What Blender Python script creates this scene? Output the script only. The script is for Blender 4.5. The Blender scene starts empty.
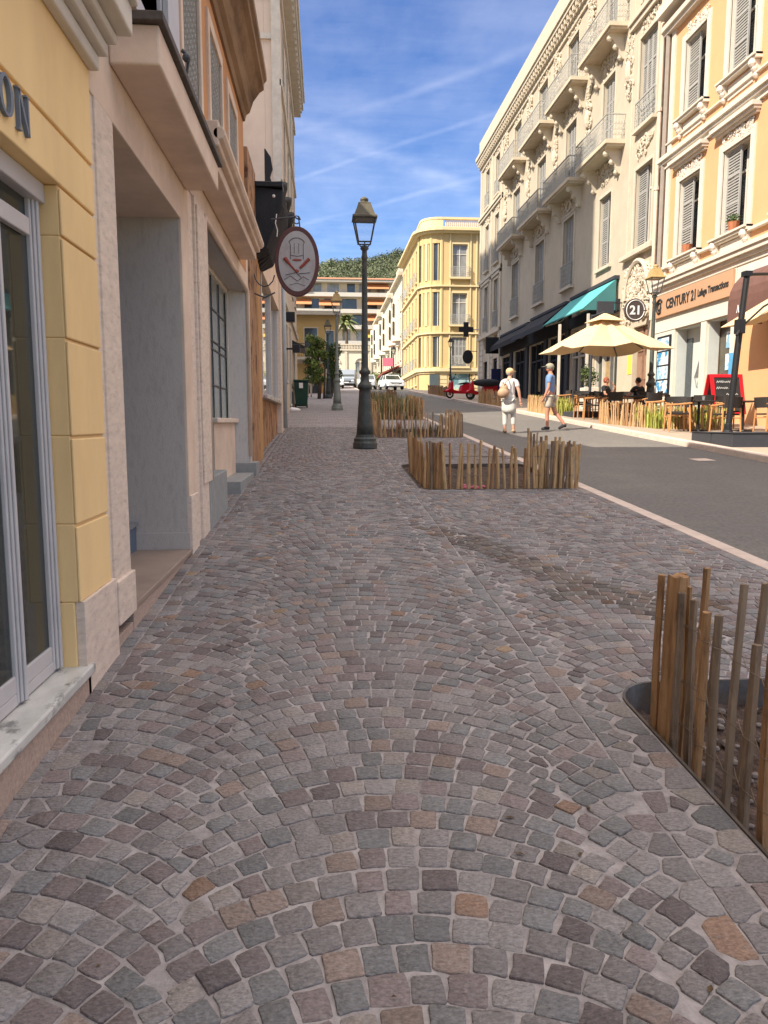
import bpy, bmesh, math, random
import numpy as np
from mathutils import Vector, Matrix
R = math.radians
random.seed(7)
rng = np.random.default_rng(7)
scn = bpy.context.scene
col = scn.collection
# ------------------------------------------------------------------ camera
S = 0.062                       # the street climbs 6.2 %
def gz(y): return S*min(y, 140.0)
cd = bpy.data.cameras.new('camera'); cam = bpy.data.objects.new('camera', cd); col.objects.link(cam)
cam.location = (0, 0, 1.45); cam.rotation_euler = (R(90-6.934), 0, R(-4.525))
cd.sensor_fit = 'VERTICAL'; cd.sensor_height = 36; cd.lens = 740/1024*36; cd.clip_start = .05; cd.clip_end = 3000
scn.camera = cam
# ------------------------------------------------------------------ light
SUN_EL, SUN_AZ = 43.0, 33.0     # azimuth of light travel, from +x towards +y
scn.view_settings.view_transform = 'Standard'; scn.view_settings.look = 'None'
scn.view_settings.gamma = 1; scn.view_settings.use_curve_mapping = False
scn.view_settings.exposure = 1.2
w = bpy.data.worlds.new('World'); scn.world = w; w.use_nodes = True
nt = w.node_tree; nt.nodes.clear()
def N(nt, t, **k):
    n = nt.nodes.new(t)
    for a, b in k.items(): setattr(n, a, b)
    return n
sky = N(nt, 'ShaderNodeTexSky', sky_type='NISHITA', sun_disc=False)
sky.sun_elevation = R(SUN_EL)
tra = Vector((math.cos(R(SUN_AZ))*math.cos(R(SUN_EL)), math.sin(R(SUN_AZ))*math.cos(R(SUN_EL)), -math.sin(R(SUN_EL))))
tosun = -tra
sky.sun_rotation = math.atan2(tosun.x, tosun.y)
sky.altitude = 100; sky.air_density = 1.0; sky.dust_density = 0.3; sky.ozone_density = 1.6
bg = N(nt, 'ShaderNodeBackground'); bg.inputs[1].default_value = 0.15
out = N(nt, 'ShaderNodeOutputWorld')
tc = N(nt, 'ShaderNodeTexCoord')
sep = N(nt, 'ShaderNodeSeparateXYZ'); nt.links.new(tc.outputs['Generated'], sep.inputs[0])
def M_(nt, op, a, b=None, c=None):
    n = N(nt, 'ShaderNodeMath', operation=op)
    for i, v in enumerate((a, b, c)):
        if v is None: continue
        if isinstance(v, (int, float)): n.inputs[i].default_value = v
        else: nt.links.new(v, n.inputs[i])
    return n.outputs[0]
# cirrus: the direction projected on a high flat layer
zc = M_(nt, 'MAXIMUM', sep.outputs[2], 0.05)
px_ = M_(nt, 'DIVIDE', sep.outputs[0], zc); py_ = M_(nt, 'DIVIDE', sep.outputs[1], zc)
cmb = N(nt, 'ShaderNodeCombineXYZ'); nt.links.new(px_, cmb.inputs[0]); nt.links.new(py_, cmb.inputs[1])
def wnoise(scale, sx, sy, rot, detail, lo, hi, off=(0, 0, 0)):
    mp = N(nt, 'ShaderNodeMapping'); nt.links.new(cmb.outputs[0], mp.inputs[0])
    mp.inputs['Scale'].default_value = (sx, sy, 1); mp.inputs['Rotation'].default_value = (0, 0, rot); mp.inputs['Location'].default_value = off
    nz = N(nt, 'ShaderNodeTexNoise'); nz.inputs['Scale'].default_value = scale; nz.inputs['Detail'].default_value = detail
    nz.inputs['Roughness'].default_value = .6; nt.links.new(mp.outputs[0], nz.inputs[0])
    mr = N(nt, 'ShaderNodeMapRange'); mr.inputs[1].default_value = lo; mr.inputs[2].default_value = hi
    nt.links.new(nz.outputs[0], mr.inputs[0]); return mr.outputs[0]
c1 = wnoise(.9, 1.0, .45, .5, 9, .42, .85)
c2 = wnoise(2.3, .5, 1.6, -.5, 8, .45, .9, (3, 1, 0))
def trail(a, b, wid, stg):
    # contrail: thin band along the line from direction-plane point a to b
    dx, dy = b[0]-a[0], b[1]-a[1]; L = math.hypot(dx, dy); nx, ny = -dy/L, dx/L
    d = M_(nt, 'ADD', M_(nt, 'MULTIPLY', px_, nx), M_(nt, 'MULTIPLY', py_, ny))
    wob = wnoise(1.2, 1, 1, 0, 3, .3, .7, (a[0], 5, 0))
    d = M_(nt, 'ADD', d, M_(nt, 'MULTIPLY_ADD', wob, wid*.9, -(a[0]*nx+a[1]*ny)-wid*.45))
    d = M_(nt, 'ABSOLUTE', d)
    mr = N(nt, 'ShaderNodeMapRange', interpolation_type='SMOOTHSTEP'); mr.inputs[1].default_value = wid; mr.inputs[2].default_value = 0
    mr.inputs[3].default_value = 0; mr.inputs[4].default_value = stg; nt.links.new(d, mr.inputs[0])
    br = wnoise(2.2, 1, 1, 0, 6, .3, .68, (a[1], 2, 0))
    return M_(nt, 'MULTIPLY', mr.outputs[0], br)
def skydir(u, v):
    d = Vector((u-384, 0, 0)); x, y, z = u-384, -(v-512), -740
    q = cam.rotation_euler.to_matrix() @ Vector((x, y, z)); return (q.x/q.z, q.y/q.z)
tot = M_(nt, 'ADD', M_(nt, 'MULTIPLY', c1, .16), M_(nt, 'MULTIPLY', c2, .06))
for a, b, wd, st in [((300, 125), (500, 205), .12, .10), ((300, 178), (470, 122), .03, .05), ((300, 226), (470, 180), .045, .06), ((350, 115), (500, 60), .04, .04)]:
    tot = M_(nt, 'ADD', tot, trail(skydir(*a), skydir(*b), wd, st))
tot = M_(nt, 'MINIMUM', tot, .85)
# bright cloud veil added overhead, out of view, to lift the shade below
vz = N(nt, 'ShaderNodeMapRange', interpolation_type='SMOOTHSTEP'); vz.inputs[1].default_value = .50; vz.inputs[2].default_value = .80; vz.inputs[3].default_value = 0; vz.inputs[4].default_value = .74
nt.links.new(sep.outputs[2], vz.inputs[0]); tot = M_(nt, 'MINIMUM', M_(nt, 'ADD', tot, vz.outputs[0]), .95)
hs = N(nt, 'ShaderNodeHueSaturation'); hs.inputs['Hue'].default_value = .515; hs.inputs['Saturation'].default_value = 1.25; hs.inputs['Value'].default_value = .56
nt.links.new(sky.outputs[0], hs.inputs['Color'])
mx = N(nt, 'ShaderNodeMix', data_type='RGBA'); nt.links.new(tot, mx.inputs[0])
nt.links.new(hs.outputs[0], mx.inputs[6]); mx.inputs[7].default_value = (8.3, 7.9, 7.5, 1)
nt.links.new(mx.outputs[2], bg.inputs[0]); nt.links.new(bg.outputs[0], out.inputs[0])
sd = bpy.data.lights.new('sun', 'SUN'); sd.energy = 3.5; sd.angle = R(.5); sd.color = (1, .92, .78)
so = bpy.data.objects.new('sun', sd); col.objects.link(so)
so.rotation_euler = tra.to_track_quat('-Z', 'Y').to_euler()
# ------------------------------------------------------------------ materials
def mat(name, c, rough=.8, var=.12, vs=3.0, bump=.15, bs=60., metal=0, c2=None, c2s=1.2, c2lo=.5, c2hi=.7, stretch=(1, 1, 1), attr=False, spec=.3, alpha=1, trans=0, sub=0, bd=.01):
    m = bpy.data.materials.new(name); m.use_nodes = True; t = m.node_tree; p = t.nodes['Principled BSDF']
    p.inputs['Roughness'].default_value = rough; p.inputs['Metallic'].default_value = metal
    p.inputs['Specular IOR Level'].default_value = spec; p.inputs['Alpha'].default_value = alpha
    p.inputs['Transmission Weight'].default_value = trans
    co = N(t, 'ShaderNodeTexCoord'); mp = N(t, 'ShaderNodeMapping'); mp.inputs['Scale'].default_value = stretch
    geo = N(t, 'ShaderNodeNewGeometry')
    t.links.new(geo.outputs['Position'], mp.inputs[0])
    nz = N(t, 'ShaderNodeTexNoise'); nz.inputs['Scale'].default_value = vs; nz.inputs['Detail'].default_value = 6; nz.inputs['Roughness'].default_value = .65
    t.links.new(mp.outputs[0], nz.inputs[0])
    mr = N(t, 'ShaderNodeMapRange'); mr.inputs[1].default_value = .25; mr.inputs[2].default_value = .75
    mr.inputs[3].default_value = 1-var*1.6; mr.inputs[4].default_value = 1+var
    t.links.new(nz.outputs[0], mr.inputs[0])
    base = N(t, 'ShaderNodeRGB'); base.outputs[0].default_value = (*c, 1); bo = base.outputs[0]
    if attr:
        at = N(t, 'ShaderNodeAttribute', attribute_name='tint'); bo = at.outputs['Color']
    if c2:
        n2 = N(t, 'ShaderNodeTexNoise'); n2.inputs['Scale'].default_value = c2s; n2.inputs['Detail'].default_value = 8; n2.inputs['Roughness'].default_value = .7
        t.links.new(mp.outputs[0], n2.inputs[0])
        r2 = N(t, 'ShaderNodeMapRange'); r2.inputs[1].default_value = c2lo; r2.inputs[2].default_value = c2hi; t.links.new(n2.outputs[0], r2.inputs[0])
        mm = N(t, 'ShaderNodeMix', data_type='RGBA'); t.links.new(r2.outputs[0], mm.inputs[0]); t.links.new(bo, mm.inputs[6]); mm.inputs[7].default_value = (*c2, 1); bo = mm.outputs[2]
    vm = N(t, 'ShaderNodeVectorMath', operation='SCALE'); t.links.new(bo, vm.inputs[0]); t.links.new(mr.outputs[0], vm.inputs['Scale'])
    t.links.new(vm.outputs[0], p.inputs['Base Color'])
    if bump:
        nb = N(t, 'ShaderNodeTexNoise'); nb.inputs['Scale'].default_value = bs; nb.inputs['Detail'].default_value = 5; t.links.new(mp.outputs[0], nb.inputs[0])
        b = N(t, 'ShaderNodeBump'); b.inputs['Strength'].default_value = bump; b.inputs['Distance'].default_value = bd
        t.links.new(nb.outputs[0], b.inputs['Height']); t.links.new(b.outputs[0], p.inputs['Normal'])
    return m
m = {}
m['stone_set'] = mat('porphyry', (.2, .19, .18), .8, .30, 70, 1.0, 60, attr=True, spec=.3, bd=.011, c2=(.27, .25, .235), c2s=34, c2lo=.54, c2hi=.8, stretch=(1, 1.8, 1))
m['mortar'] = mat('mortar', (.37, .325, .31), .95, .3, 14, 1.0, 120, c2=(.22, .19, .182), c2s=2.2, bd=.004)
m['asphalt'] = mat('asphalt', (.155, .142, .13), .9, .25, 25, .6, 160, c2=(.19, .172, .15), c2s=.5, bd=.006)
m['kerb'] = mat('kerb_stone', (.60, .48, .40), .85, .12, 6, .3, 120)
m['side'] = mat('sidewalk_paving', (.38, .30, .23), .9, .12, 3, .3, 80)
m['earth'] = mat('earth', (.085, .055, .042), 1, .5, 14, 1, 40, c2=(.16, .11, .085), c2s=18, bd=.03)
m['ground'] = mat('dry_ground', (.075, .085, .04), 1, .3, .3, .3, 5)
m['yellow'] = mat('yellow_render', (.88, .62, .30), .85, .06, 2, .12, 150, c2=(.78, .53, .25), c2s=1.6, c2lo=.5, c2hi=.8, stretch=(1, 1, .35), bd=.004)
m['travertine'] = mat('travertine', (.74, .60, .49), .6, .12, 9, .4, 70, c2=(.56, .44, .36), c2s=11, c2lo=.52, c2hi=.70, stretch=(1, 1, 3.0), bd=.008)
m['travgrey'] = mat('grey_travertine', (.56, .50, .45), .6, .16, 9, .4, 70, c2=(.39, .35, .32), c2s=9, c2lo=.5, c2hi=.68, stretch=(2.2, 2.2, .6), bd=.008)
m['beige'] = mat('beige_render', (.74, .57, .44), .8, .1, 2.5, .2, 90, c2=(.60, .45, .34), c2s=1.6, c2lo=.45, c2hi=.75, bd=.006)
m['marble'] = mat('marble_sill', (.62, .60, .55), .35, .22, 6, .1, 40, c2=(.24, .235, .22), c2s=9, c2lo=.52, c2hi=.60, stretch=(1, .5, 1))
m['granite'] = mat('speckled_step', (.46, .34, .27), .8, .2, 60, .3, 200, bd=.004)
m['stepstone'] = mat('brown_slab', (.32, .24, .19), .5, .12, 4, .1, 60)
m['blueframe'] = mat('lilac_grey_frame', (.54, .51, .50), .4, .06, 8, .05, 50)
m['glassdark'] = mat('shop_glass', (.035, .045, .04), .04, .1, 1.5, 0, spec=.9)
m['curtain'] = mat('curtain', (.16, .17, .13), .9, .1, 4, 0, stretch=(6, 6, .3))
m['letter'] = mat('blue_grey_letters', (.16, .19, .24), .5, .05, 4, 0)
m['orangewall'] = mat('orange_stucco', (.55, .27, .12), .85, .1, 2, .2, 90)
m['brownstone'] = mat('rust_stained_stone', (.42, .23, .12), .75, .2, 3, .3, 60, c2=(.13, .055, .03), c2s=4.5, c2lo=.50, c2hi=.60, stretch=(1, 1, .6))
m['black'] = mat('black_metal', (.018, .018, .02), .45, .1, 10, 0)
m['blackcloth'] = mat('black_fabric', (.03, .03, .034), .85, .2, 4, .4, 30, bd=.02)
m['iron'] = mat('wrought_iron', (.07, .07, .075), .5, .1, 10, 0)
m['lampgreen'] = mat('dark_green_cast_iron', (.06, .068, .062), .42, .15, 12, .15, 60, c2=(.10, .10, .09), c2s=6)
m['lampbrass'] = mat('weathered_olive_lantern', (.10, .085, .055), .5, .15, 8, .1, 60)
m['lampsunlit'] = mat('sunlit_lantern', (.42, .29, .12), .5, .15, 8, .1, 60)  # sunlit tone of the olive lantern roofs put into the colour
m['lampgrey'] = mat('grey_green_cast_iron', (.20, .22, .20), .5, .15, 8, .1, 60)
m['lampglass'] = mat('lantern_glass', (.8, .85, .9), .05, 0, 1, 0, alpha=.07, spec=.3)
m['wood'] = mat('chestnut_stake', (.42, .235, .11), .8, .22, 6, .6, 80, c2=(.15, .085, .045), c2s=5, stretch=(5, 5, .8), bd=.006)
m['woodgrey'] = mat('weathered_stake', (.28, .20, .135), .85, .22, 6, .6, 80, c2=(.12, .08, .055), c2s=5, stretch=(5, 5, .8), bd=.006)
m['woodpale'] = mat('pale_stake', (.55, .36, .18), .8, .2, 6, .5, 60, c2=(.30, .18, .08), c2s=5, stretch=(4, 4, .8), bd=.006)
m['wire'] = mat('galvanised_wire', (.22, .17, .13), .5, .1, 5, 0, metal=.5)
m['steeledge'] = mat('steel_edging', (.11, .085, .07), .8, .3, 8, .2, 40, metal=.1, c2=(.14, .145, .155), c2s=3)
m['cream'] = mat('cream_stucco', (.53, .45, .34), .9, .06, 1.2, .15, 60, c2=(.46, .39, .30), c2s=.8, c2lo=.45, c2hi=.75)
m['trim'] = mat('pale_stone_trim', (.58, .50, .39), .85, .08, 3, .2, 60)
m['trimgrey'] = mat('grey_stucco_trim', (.58, .53, .45), .85, .12, 4, .2, 60)
m['peach'] = mat('orange_facade', (.68, .37, .185), .9, .04, 1.5, .1, 60)
m['whitetrim'] = mat('white_stucco_trim', (.64, .575, .485), .8, .07, 4, .15, 60)
m['shutter'] = mat('grey_shutter', (.37, .355, .33), .7, .08, 5, 0)
m['railing'] = mat('grey_iron_railing', (.40, .39, .36), .6, .08, 8, 0)
m['pane'] = mat('window_glass', (.05, .06, .07), .08, .2, .8, 0, spec=.8)
m['panegrey'] = mat('curtained_glass', (.28, .28, .27), .12, .25, 1.2, 0, spec=.7)
m['farwall'] = mat('lemon_render', (.62, .45, .215), .9, .05, .8, .1, 30)
m['fartrim'] = mat('pale_lemon_trim', (.70, .56, .32), .9, .05, 2, .1, 30)
m['white'] = mat('white_render', (.64, .58, .45), .9, .06, 1, .1, 30)
m['aptwall'] = mat('apartment_render', (.60, .50, .40), .9, .1, .6, .1, 20)
m['aptslab'] = mat('balcony_concrete', (.55, .50, .43), .9, .06, 1, .1, 20)
m['orangecloth'] = mat('orange_awning', (.62, .25, .11), .9, .1, 2, .1, 20)
m['yellowcloth'] = mat('amber_awning', (.75, .40, .08), .9, .1, 2, .1, 20)
m['teal'] = mat('teal_awning', (.10, .42, .40), .85, .06, 2, .1, 40)
m['tealdark'] = mat('teal_valance', (.06, .19, .19), .9, .06, 2, .1, 40)
m['parasol'] = mat('ecru_canvas', (.64, .48, .28), .9, .05, 2, .15, 30)
m['brown'] = mat('brown_awning', (.15, .075, .06), .85, .1, 3, .2, 40)
m['signpeach'] = mat('tan_sign_board', (.50, .29, .17), .6, .03, 2, 0)
m['whitepanel'] = mat('white_shopfront', (.64, .61, .52), .6, .05, 3, 0)
m['greypanel'] = mat('pale_grey_panel', (.55, .57, .54), .5, .06, 3, 0)
m['greyblock'] = mat('grey_block', (.30, .30, .29), .85, .12, 10, .3, 60)
m['red'] = mat('red_paint', (.62, .02, .03), .35, .05, 4, 0)
m['board'] = mat('blackboard', (.03, .03, .03), .8, .2, 6, 0)
m['chalk'] = mat('chalk', (.7, .7, .68), .9, .1, 30, 0)
m['pink'] = mat('pink_print', (.65, .16, .24), .6, .1, 8, 0)
m['poster'] = mat('listing_sheet', (.72, .74, .74), .6, .1, 10, 0, c2=(.25, .45, .62), c2s=2.2, c2lo=.5, c2hi=.52)
m['posterblue'] = mat('blue_listing', (.10, .35, .62), .5, .1, 10, 0)
m['posteryellow'] = mat('yellow_notice', (.75, .68, .10), .6, .1, 10, 0)
m['chairwood'] = mat('oiled_chair_wood', (.50, .24, .09), .6, .1, 8, 0)
m['rattan'] = mat('dark_rattan', (.035, .03, .028), .7, .3, 40, .4, 120)
m['tabletop'] = mat('dark_table_top', (.05, .045, .042), .5, .1, 8, 0)
m['redwood'] = mat('red_timber', (.50, .07, .035), .6, .12, 5, .1, 40)
m['greenbin'] = mat('dark_green_plastic', (.015, .05, .035), .5, .1, 8, 0)
m['charcoal'] = mat('charcoal_planter', (.045, .047, .055), .7, .1, 8, 0)
m['bag'] = mat('white_plastic', (.75, .72, .70), .5, .05, 8, .3, 25)
m['leaf'] = mat('leaf', (.07, .11, .03), .7, .35, 3, 0, attr=True)
m['grass'] = mat('grass_blade', (.20, .22, .07), .8, .3, 3, 0, attr=True)
m['bark'] = mat('bark', (.10, .075, .055), .95, .3, 8, .6, 30)
m['roof'] = mat('terracotta_tiles', (.40, .18, .10), .9, .2, 6, .5, 15)
m['towerwall'] = mat('tower_render', (.5, .45, .38), .9, .05, 1, .1, 20)
m['skin'] = mat('skin', (.58, .31, .21), .6, .05, 12, 0)
m['skinred'] = mat('tanned_skin', (.50, .23, .15), .6, .05, 12, 0)
m['bluetee'] = mat('blue_cotton', (.16, .26, .45), .9, .12, 14, .3, 25, bd=.02)
m['whitetee'] = mat('white_cotton', (.62, .58, .56), .9, .08, 14, .3, 25, bd=.02)
m['shorts'] = mat('stone_cotton', (.50, .44, .36), .9, .1, 14, .3, 25, bd=.02)
m['linen'] = mat('grey_white_linen', (.60, .58, .53), .9, .1, 10, .3, 20, bd=.02)
m['strawcap'] = mat('straw_coloured_cap', (.66, .46, .24), .85, .1, 20, 0)
m['khakicap'] = mat('khaki_cap', (.30, .28, .21), .85, .1, 20, 0)
m['tanbag'] = mat('tan_leather', (.45, .29, .18), .6, .08, 12, .1, 40)
m['hairgrey'] = mat('grey_hair', (.35, .32, .30), .9, .2, 30, .3, 60)
m['hairred'] = mat('auburn_hair', (.28, .08, .04), .8, .2, 30, .3, 60)
m['hairdark'] = mat('dark_hair', (.015, .012, .01), .7, .2, 30, .3, 60)
m['blackshirt'] = mat('black_cotton', (.02, .02, .022), .9, .1, 14, .2, 25)
m['pinktee'] = mat('faded_pink_cotton', (.55, .38, .36), .9, .1, 14, .2, 25)
m['shoe'] = mat('dark_trainer', (.03, .03, .035), .7, .1, 14, 0)
m['carsilver'] = mat('silver_car_paint', (.55, .57, .60), .25, .03, 3, 0, metal=.3, spec=.6)
m['carwhite'] = mat('white_car_paint', (.70, .72, .72), .25, .03, 3, 0, spec=.6)
m['vangrey'] = mat('grey_van_paint', (.22, .25, .29), .3, .03, 3, 0, spec=.6)
m['rubber'] = mat('rubber', (.02, .02, .02), .85, .1, 10, 0)
m['chrome'] = mat('bright_metal', (.6, .6, .6), .25, .02, 3, 0, metal=.9)
m['lampred'] = mat('red_lens', (.5, .02, .02), .3, 0, 3, 0)
m['terracotta'] = mat('terracotta_pot', (.45, .17, .08), .8, .1, 8, 0)
m['signface'] = mat('oval_sign_face', (.46, .44, .43), .6, .08, 6, 0, c2=(.38, .31, .30), c2s=4)
m['signrim'] = mat('oval_sign_rim', (.12, .05, .045), .5, .15, 8, .1, 40)
m['redbrown'] = mat('red_brown_paint', (.30, .07, .05), .6, .1, 8, 0)
m['greyink'] = mat('grey_ink', (.12, .11, .12), .7, .1, 8, 0)
m['signwhite'] = mat('white_lettering', (.78, .75, .72), .6, .02, 8, 0)
m['navy'] = mat('navy_panel', (.02, .025, .10), .5, .1, 8, 0)
# ------------------------------------------------------------------ object helpers
def wloc(o):
    v = Vector((0, 0, 0))
    while o is not None: v = v+o.location; o = o.parent
    return v
def tag(o, label=None, cat=None, group=None, kind=None):
    if label: o['label'] = label
    if cat: o['category'] = cat
    if group: o['group'] = group
    if kind: o['kind'] = kind
    return o
def empty(name, loc, label, cat, group=None):
    o = bpy.data.objects.new(name, None); col.objects.link(o); o.location = loc; o.empty_display_size = .1
    return tag(o, label, cat, group)
class MB:
    def __init__(s): s.v = []; s.f = []
    def add(s, vs, fs):
        b = len(s.v); s.v += [tuple(p) for p in vs]; s.f += [tuple(i+b for i in f) for f in fs]; return s
    def box(s, x0, x1, y0, y1, z0, z1):
        if x0 > x1: x0, x1 = x1, x0
        if y0 > y1: y0, y1 = y1, y0
        v = [(x0, y0, z0), (x1, y0, z0), (x1, y1, z0), (x0, y1, z0), (x0, y0, z1), (x1, y0, z1), (x1, y1, z1), (x0, y1, z1)]
        return s.add(v, [(0, 3, 2, 1), (4, 5, 6, 7), (0, 1, 5, 4), (1, 2, 6, 5), (2, 3, 7, 6), (3, 0, 4, 7)])
    def quad(s, a, b, c, d): return s.add([a, b, c, d], [(0, 1, 2, 3)])
    def tube(s, path, r, n=8, cap=True):
        path = [Vector(p) for p in path]; rs = r if isinstance(r, (list, tuple)) else [r]*len(path)
        rings = []
        up = None
        for i, p in enumerate(path):
            t = (path[min(i+1, len(path)-1)]-path[max(i-1, 0)])
            if t.length < 1e-9: t = Vector((0, 0, 1))
            t.normalize()
            ref = Vector((0, 0, 1)) if abs(t.z) < .9 else Vector((1, 0, 0))
            if up is None: up = (ref-t*ref.dot(t)).normalized()
            else:
                up = (up-t*up.dot(t))
                if up.length < 1e-6: up = ref-t*ref.dot(t)
                up.normalize()
            sd_ = t.cross(up)
            rings.append([p+(up*math.cos(2*math.pi*k/n)+sd_*math.sin(2*math.pi*k/n))*rs[i] for k in range(n)])
        vs = [q for rg in rings for q in rg]; fs = []
        for i in range(len(path)-1):
            for k in range(n):
                a, b = i*n+k, i*n+(k+1) % n
                fs.append((a, b, b+n, a+n))
        if cap: fs.append(tuple(range(n-1, -1, -1))); fs.append(tuple((len(path)-1)*n+k for k in range(n)))
        return s.add(vs, fs)
    def lathe(s, prof, c=(0, 0, 0), n=20, sq=False):
        vs = []; fs = []
        for r, z in prof:
            for k in range(n):
                a = 2*math.pi*(k+.5)/n; vs.append((c[0]+r*math.cos(a), c[1]+r*math.sin(a), c[2]+z))
        for i in range(len(prof)-1):
            for k in range(n):
                a, b = i*n+k, i*n+(k+1) % n; fs.append((a, b, b+n, a+n))
        fs.append(tuple(range(n-1, -1, -1))); fs.append(tuple((len(prof)-1)*n+k for k in range(n)))
        return s.add(vs, fs)
    def prism(s, poly, fn, d0, d1):   # poly of 2-tuples, fn(p, d) -> 3-D point
        n = len(poly); vs = [fn(p, d0) for p in poly]+[fn(p, d1) for p in poly]
        fs = [tuple(range(n-1, -1, -1)), tuple(range(n, 2*n))]+[(k, (k+1) % n, (k+1) % n+n, k+n) for k in range(n)]
        return s.add(vs, fs)
    def ball(s, c, r, nu=8, nv=5):
        rx, ry, rz = r if isinstance(r, (tuple, list)) else (r, r, r)
        vs = []; fs = []
        for j in range(nv+1):
            th = math.pi*j/nv
            for k in range(nu):
                a = 2*math.pi*k/nu; vs.append((c[0]+rx*math.sin(th)*math.cos(a), c[1]+ry*math.sin(th)*math.sin(a), c[2]+rz*math.cos(th)))
        for j in range(nv):
            for k in range(nu):
                a, b = j*nu+k, j*nu+(k+1) % nu; fs.append((a, a+nu, b+nu, b))
        return s.add(vs, fs)
    def build(s, name, material, parent=None, label=None, smooth=False, bevel=0, local=False):
        me = bpy.data.meshes.new(name)
        off = wloc(parent) if (parent is not None and not local) else Vector((0, 0, 0))
        me.from_pydata([(a-off.x, b-off.y, c-off.z) for a, b, c in s.v], [], s.f)
        bm = bmesh.new(); bm.from_mesh(me); bmesh.ops.recalc_face_normals(bm, faces=bm.faces); bm.to_mesh(me); bm.free()
        me.materials.append(m[material] if isinstance(material, str) else material)
        if smooth: me.polygons.foreach_set('use_smooth', [True]*len(me.polygons))
        o = bpy.data.objects.new(name, me); col.objects.link(o)
        if parent is not None: o.parent = parent
        if label: o['label'] = label
        if bevel:
            b = o.modifiers.new('b', 'BEVEL'); b.width = bevel; b.segments = 2; b.limit_method = 'ANGLE'; b.angle_limit = R(40)
        return o
def kids(o): return [c for c in bpy.data.objects if c.parent == o]
def copy_tree(o, parent=None):
    c = o.copy(); col.objects.link(c)
    if parent is not None: c.parent = parent
    for ch in kids(o): copy_tree(ch, c)
    return c
class Fr:   # a facade frame: a along, o outwards, z up
    def __init__(s, kind, base): s.k = kind; s.b = base
    def p(s, a, o, z):
        if s.k == 'R': return (s.b-o, a, z)      # plane x = b, facing -x
        if s.k == 'L': return (s.b+o, a, z)      # plane x = b, facing +x
        return (a, s.b-o, z)                     # 'F': plane y = b, facing -y
    def box(s, mb, a0, a1, o0, o1, z0, z1):
        p, q = s.p(a0, o0, z0), s.p(a1, o1, z1); mb.box(p[0], q[0], p[1], q[1], z0, z1)
def wall(fr, a0, a1, z0, z1, holes, depth=.3, mb=None):
    """front skin with real openings; holes = (a0,a1,z0,z1); reveals run back by depth, closed behind"""
    mb = mb or MB()
    As = sorted({a0, a1}|{h[0] for h in holes}|{h[1] for h in holes}); Zs = sorted({z0, z1}|{h[2] for h in holes}|{h[3] for h in holes})
    As = [a for a in As if a0 <= a <= a1]; Zs = [z for z in Zs if z0 <= z <= z1]
    for i in range(len(As)-1):
        for j in range(len(Zs)-1):
            ca, cz = (As[i]+As[i+1])/2, (Zs[j]+Zs[j+1])/2
            if any(h[0] < ca < h[1] and h[2] < cz < h[3] for h in holes): continue
            mb.quad(fr.p(As[i], 0, Zs[j]), fr.p(As[i+1], 0, Zs[j]), fr.p(As[i+1], 0, Zs[j+1]), fr.p(As[i], 0, Zs[j+1]))
    for h in holes:
        p = lambda a, o, z: fr.p(a, o, z)
        d = -depth
        mb.quad(p(h[0], 0, h[2]), p(h[0], d, h[2]), p(h[0], d, h[3]), p(h[0], 0, h[3]))
        mb.quad(p(h[1], 0, h[2]), p(h[1], d, h[2]), p(h[1], d, h[3]), p(h[1], 0, h[3]))
        mb.quad(p(h[0], 0, h[3]), p(h[1], 0, h[3]), p(h[1], d, h[3]), p(h[0], d, h[3]))
        mb.quad(p(h[0], 0, h[2]), p(h[1], 0, h[2]), p(h[1], d, h[2]), p(h[0], d, h[2]))
    fr.box(mb, a0, a1, -depth-.002, -depth-.25, z0, z1)
    return mb
def relief(mb, fr, a0, a1, z0, z1, n, sz, d=.08):
    for _ in range(n):
        a = random.uniform(a0, a1); z = random.uniform(z0, z1); r = sz*random.uniform(.5, 1.2)
        if random.random() < .5:
            mb.ball(fr.p(a, 0, z), (r*.9, r*.9, r*random.uniform(.5, 1.4)) if fr.k == 'F' else (min(r, d), r*random.uniform(.6, 1.3), r), 6, 4)
        else:
            st = random.uniform(0, 6.28); k = random.choice((-1, 1))
            pts = [fr.p(a+math.cos(st+k*t*.9)*r*(1.8-t*.28), d*.5, z+math.sin(st+k*t*.9)*r*(1.8-t*.28)) for t in range(6)]
            mb.tube(pts, [sz*.32]*5+[sz*.5], 5)
def text_mb(txt, size, fn, ext=.01, align='LEFT', shear=0):
    cu = bpy.data.curves.new('t', 'FONT'); cu.body = txt; cu.size = size; cu.extrude = ext; cu.align_x = align; cu.shear = shear
    cu.resolution_u = 3; cu.offset = size*.03
    o = bpy.data.objects.new('t', cu); col.objects.link(o)
    bpy.context.view_layer.update()
    me = o.to_mesh(); mb = MB()
    mb.add([fn(v.co.x, v.co.y, v.co.z) for v in me.vertices], [tuple(p.vertices) for p in me.polygons])
    o.to_mesh_clear(); bpy.data.objects.remove(o); bpy.data.curves.remove(cu)
    return mb
def set_tint(o, fn):
    me = o.data; a = me.color_attributes.new('tint', 'FLOAT_COLOR', 'CORNER')
    buf = np.empty((len(me.loops), 4), dtype=np.float32)
    for p in me.polygons:
        c = fn(p.index); buf[p.loop_start:p.loop_start+p.loop_total] = (*c, 1)
    a.data.foreach_set('color', buf.ravel())
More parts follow.
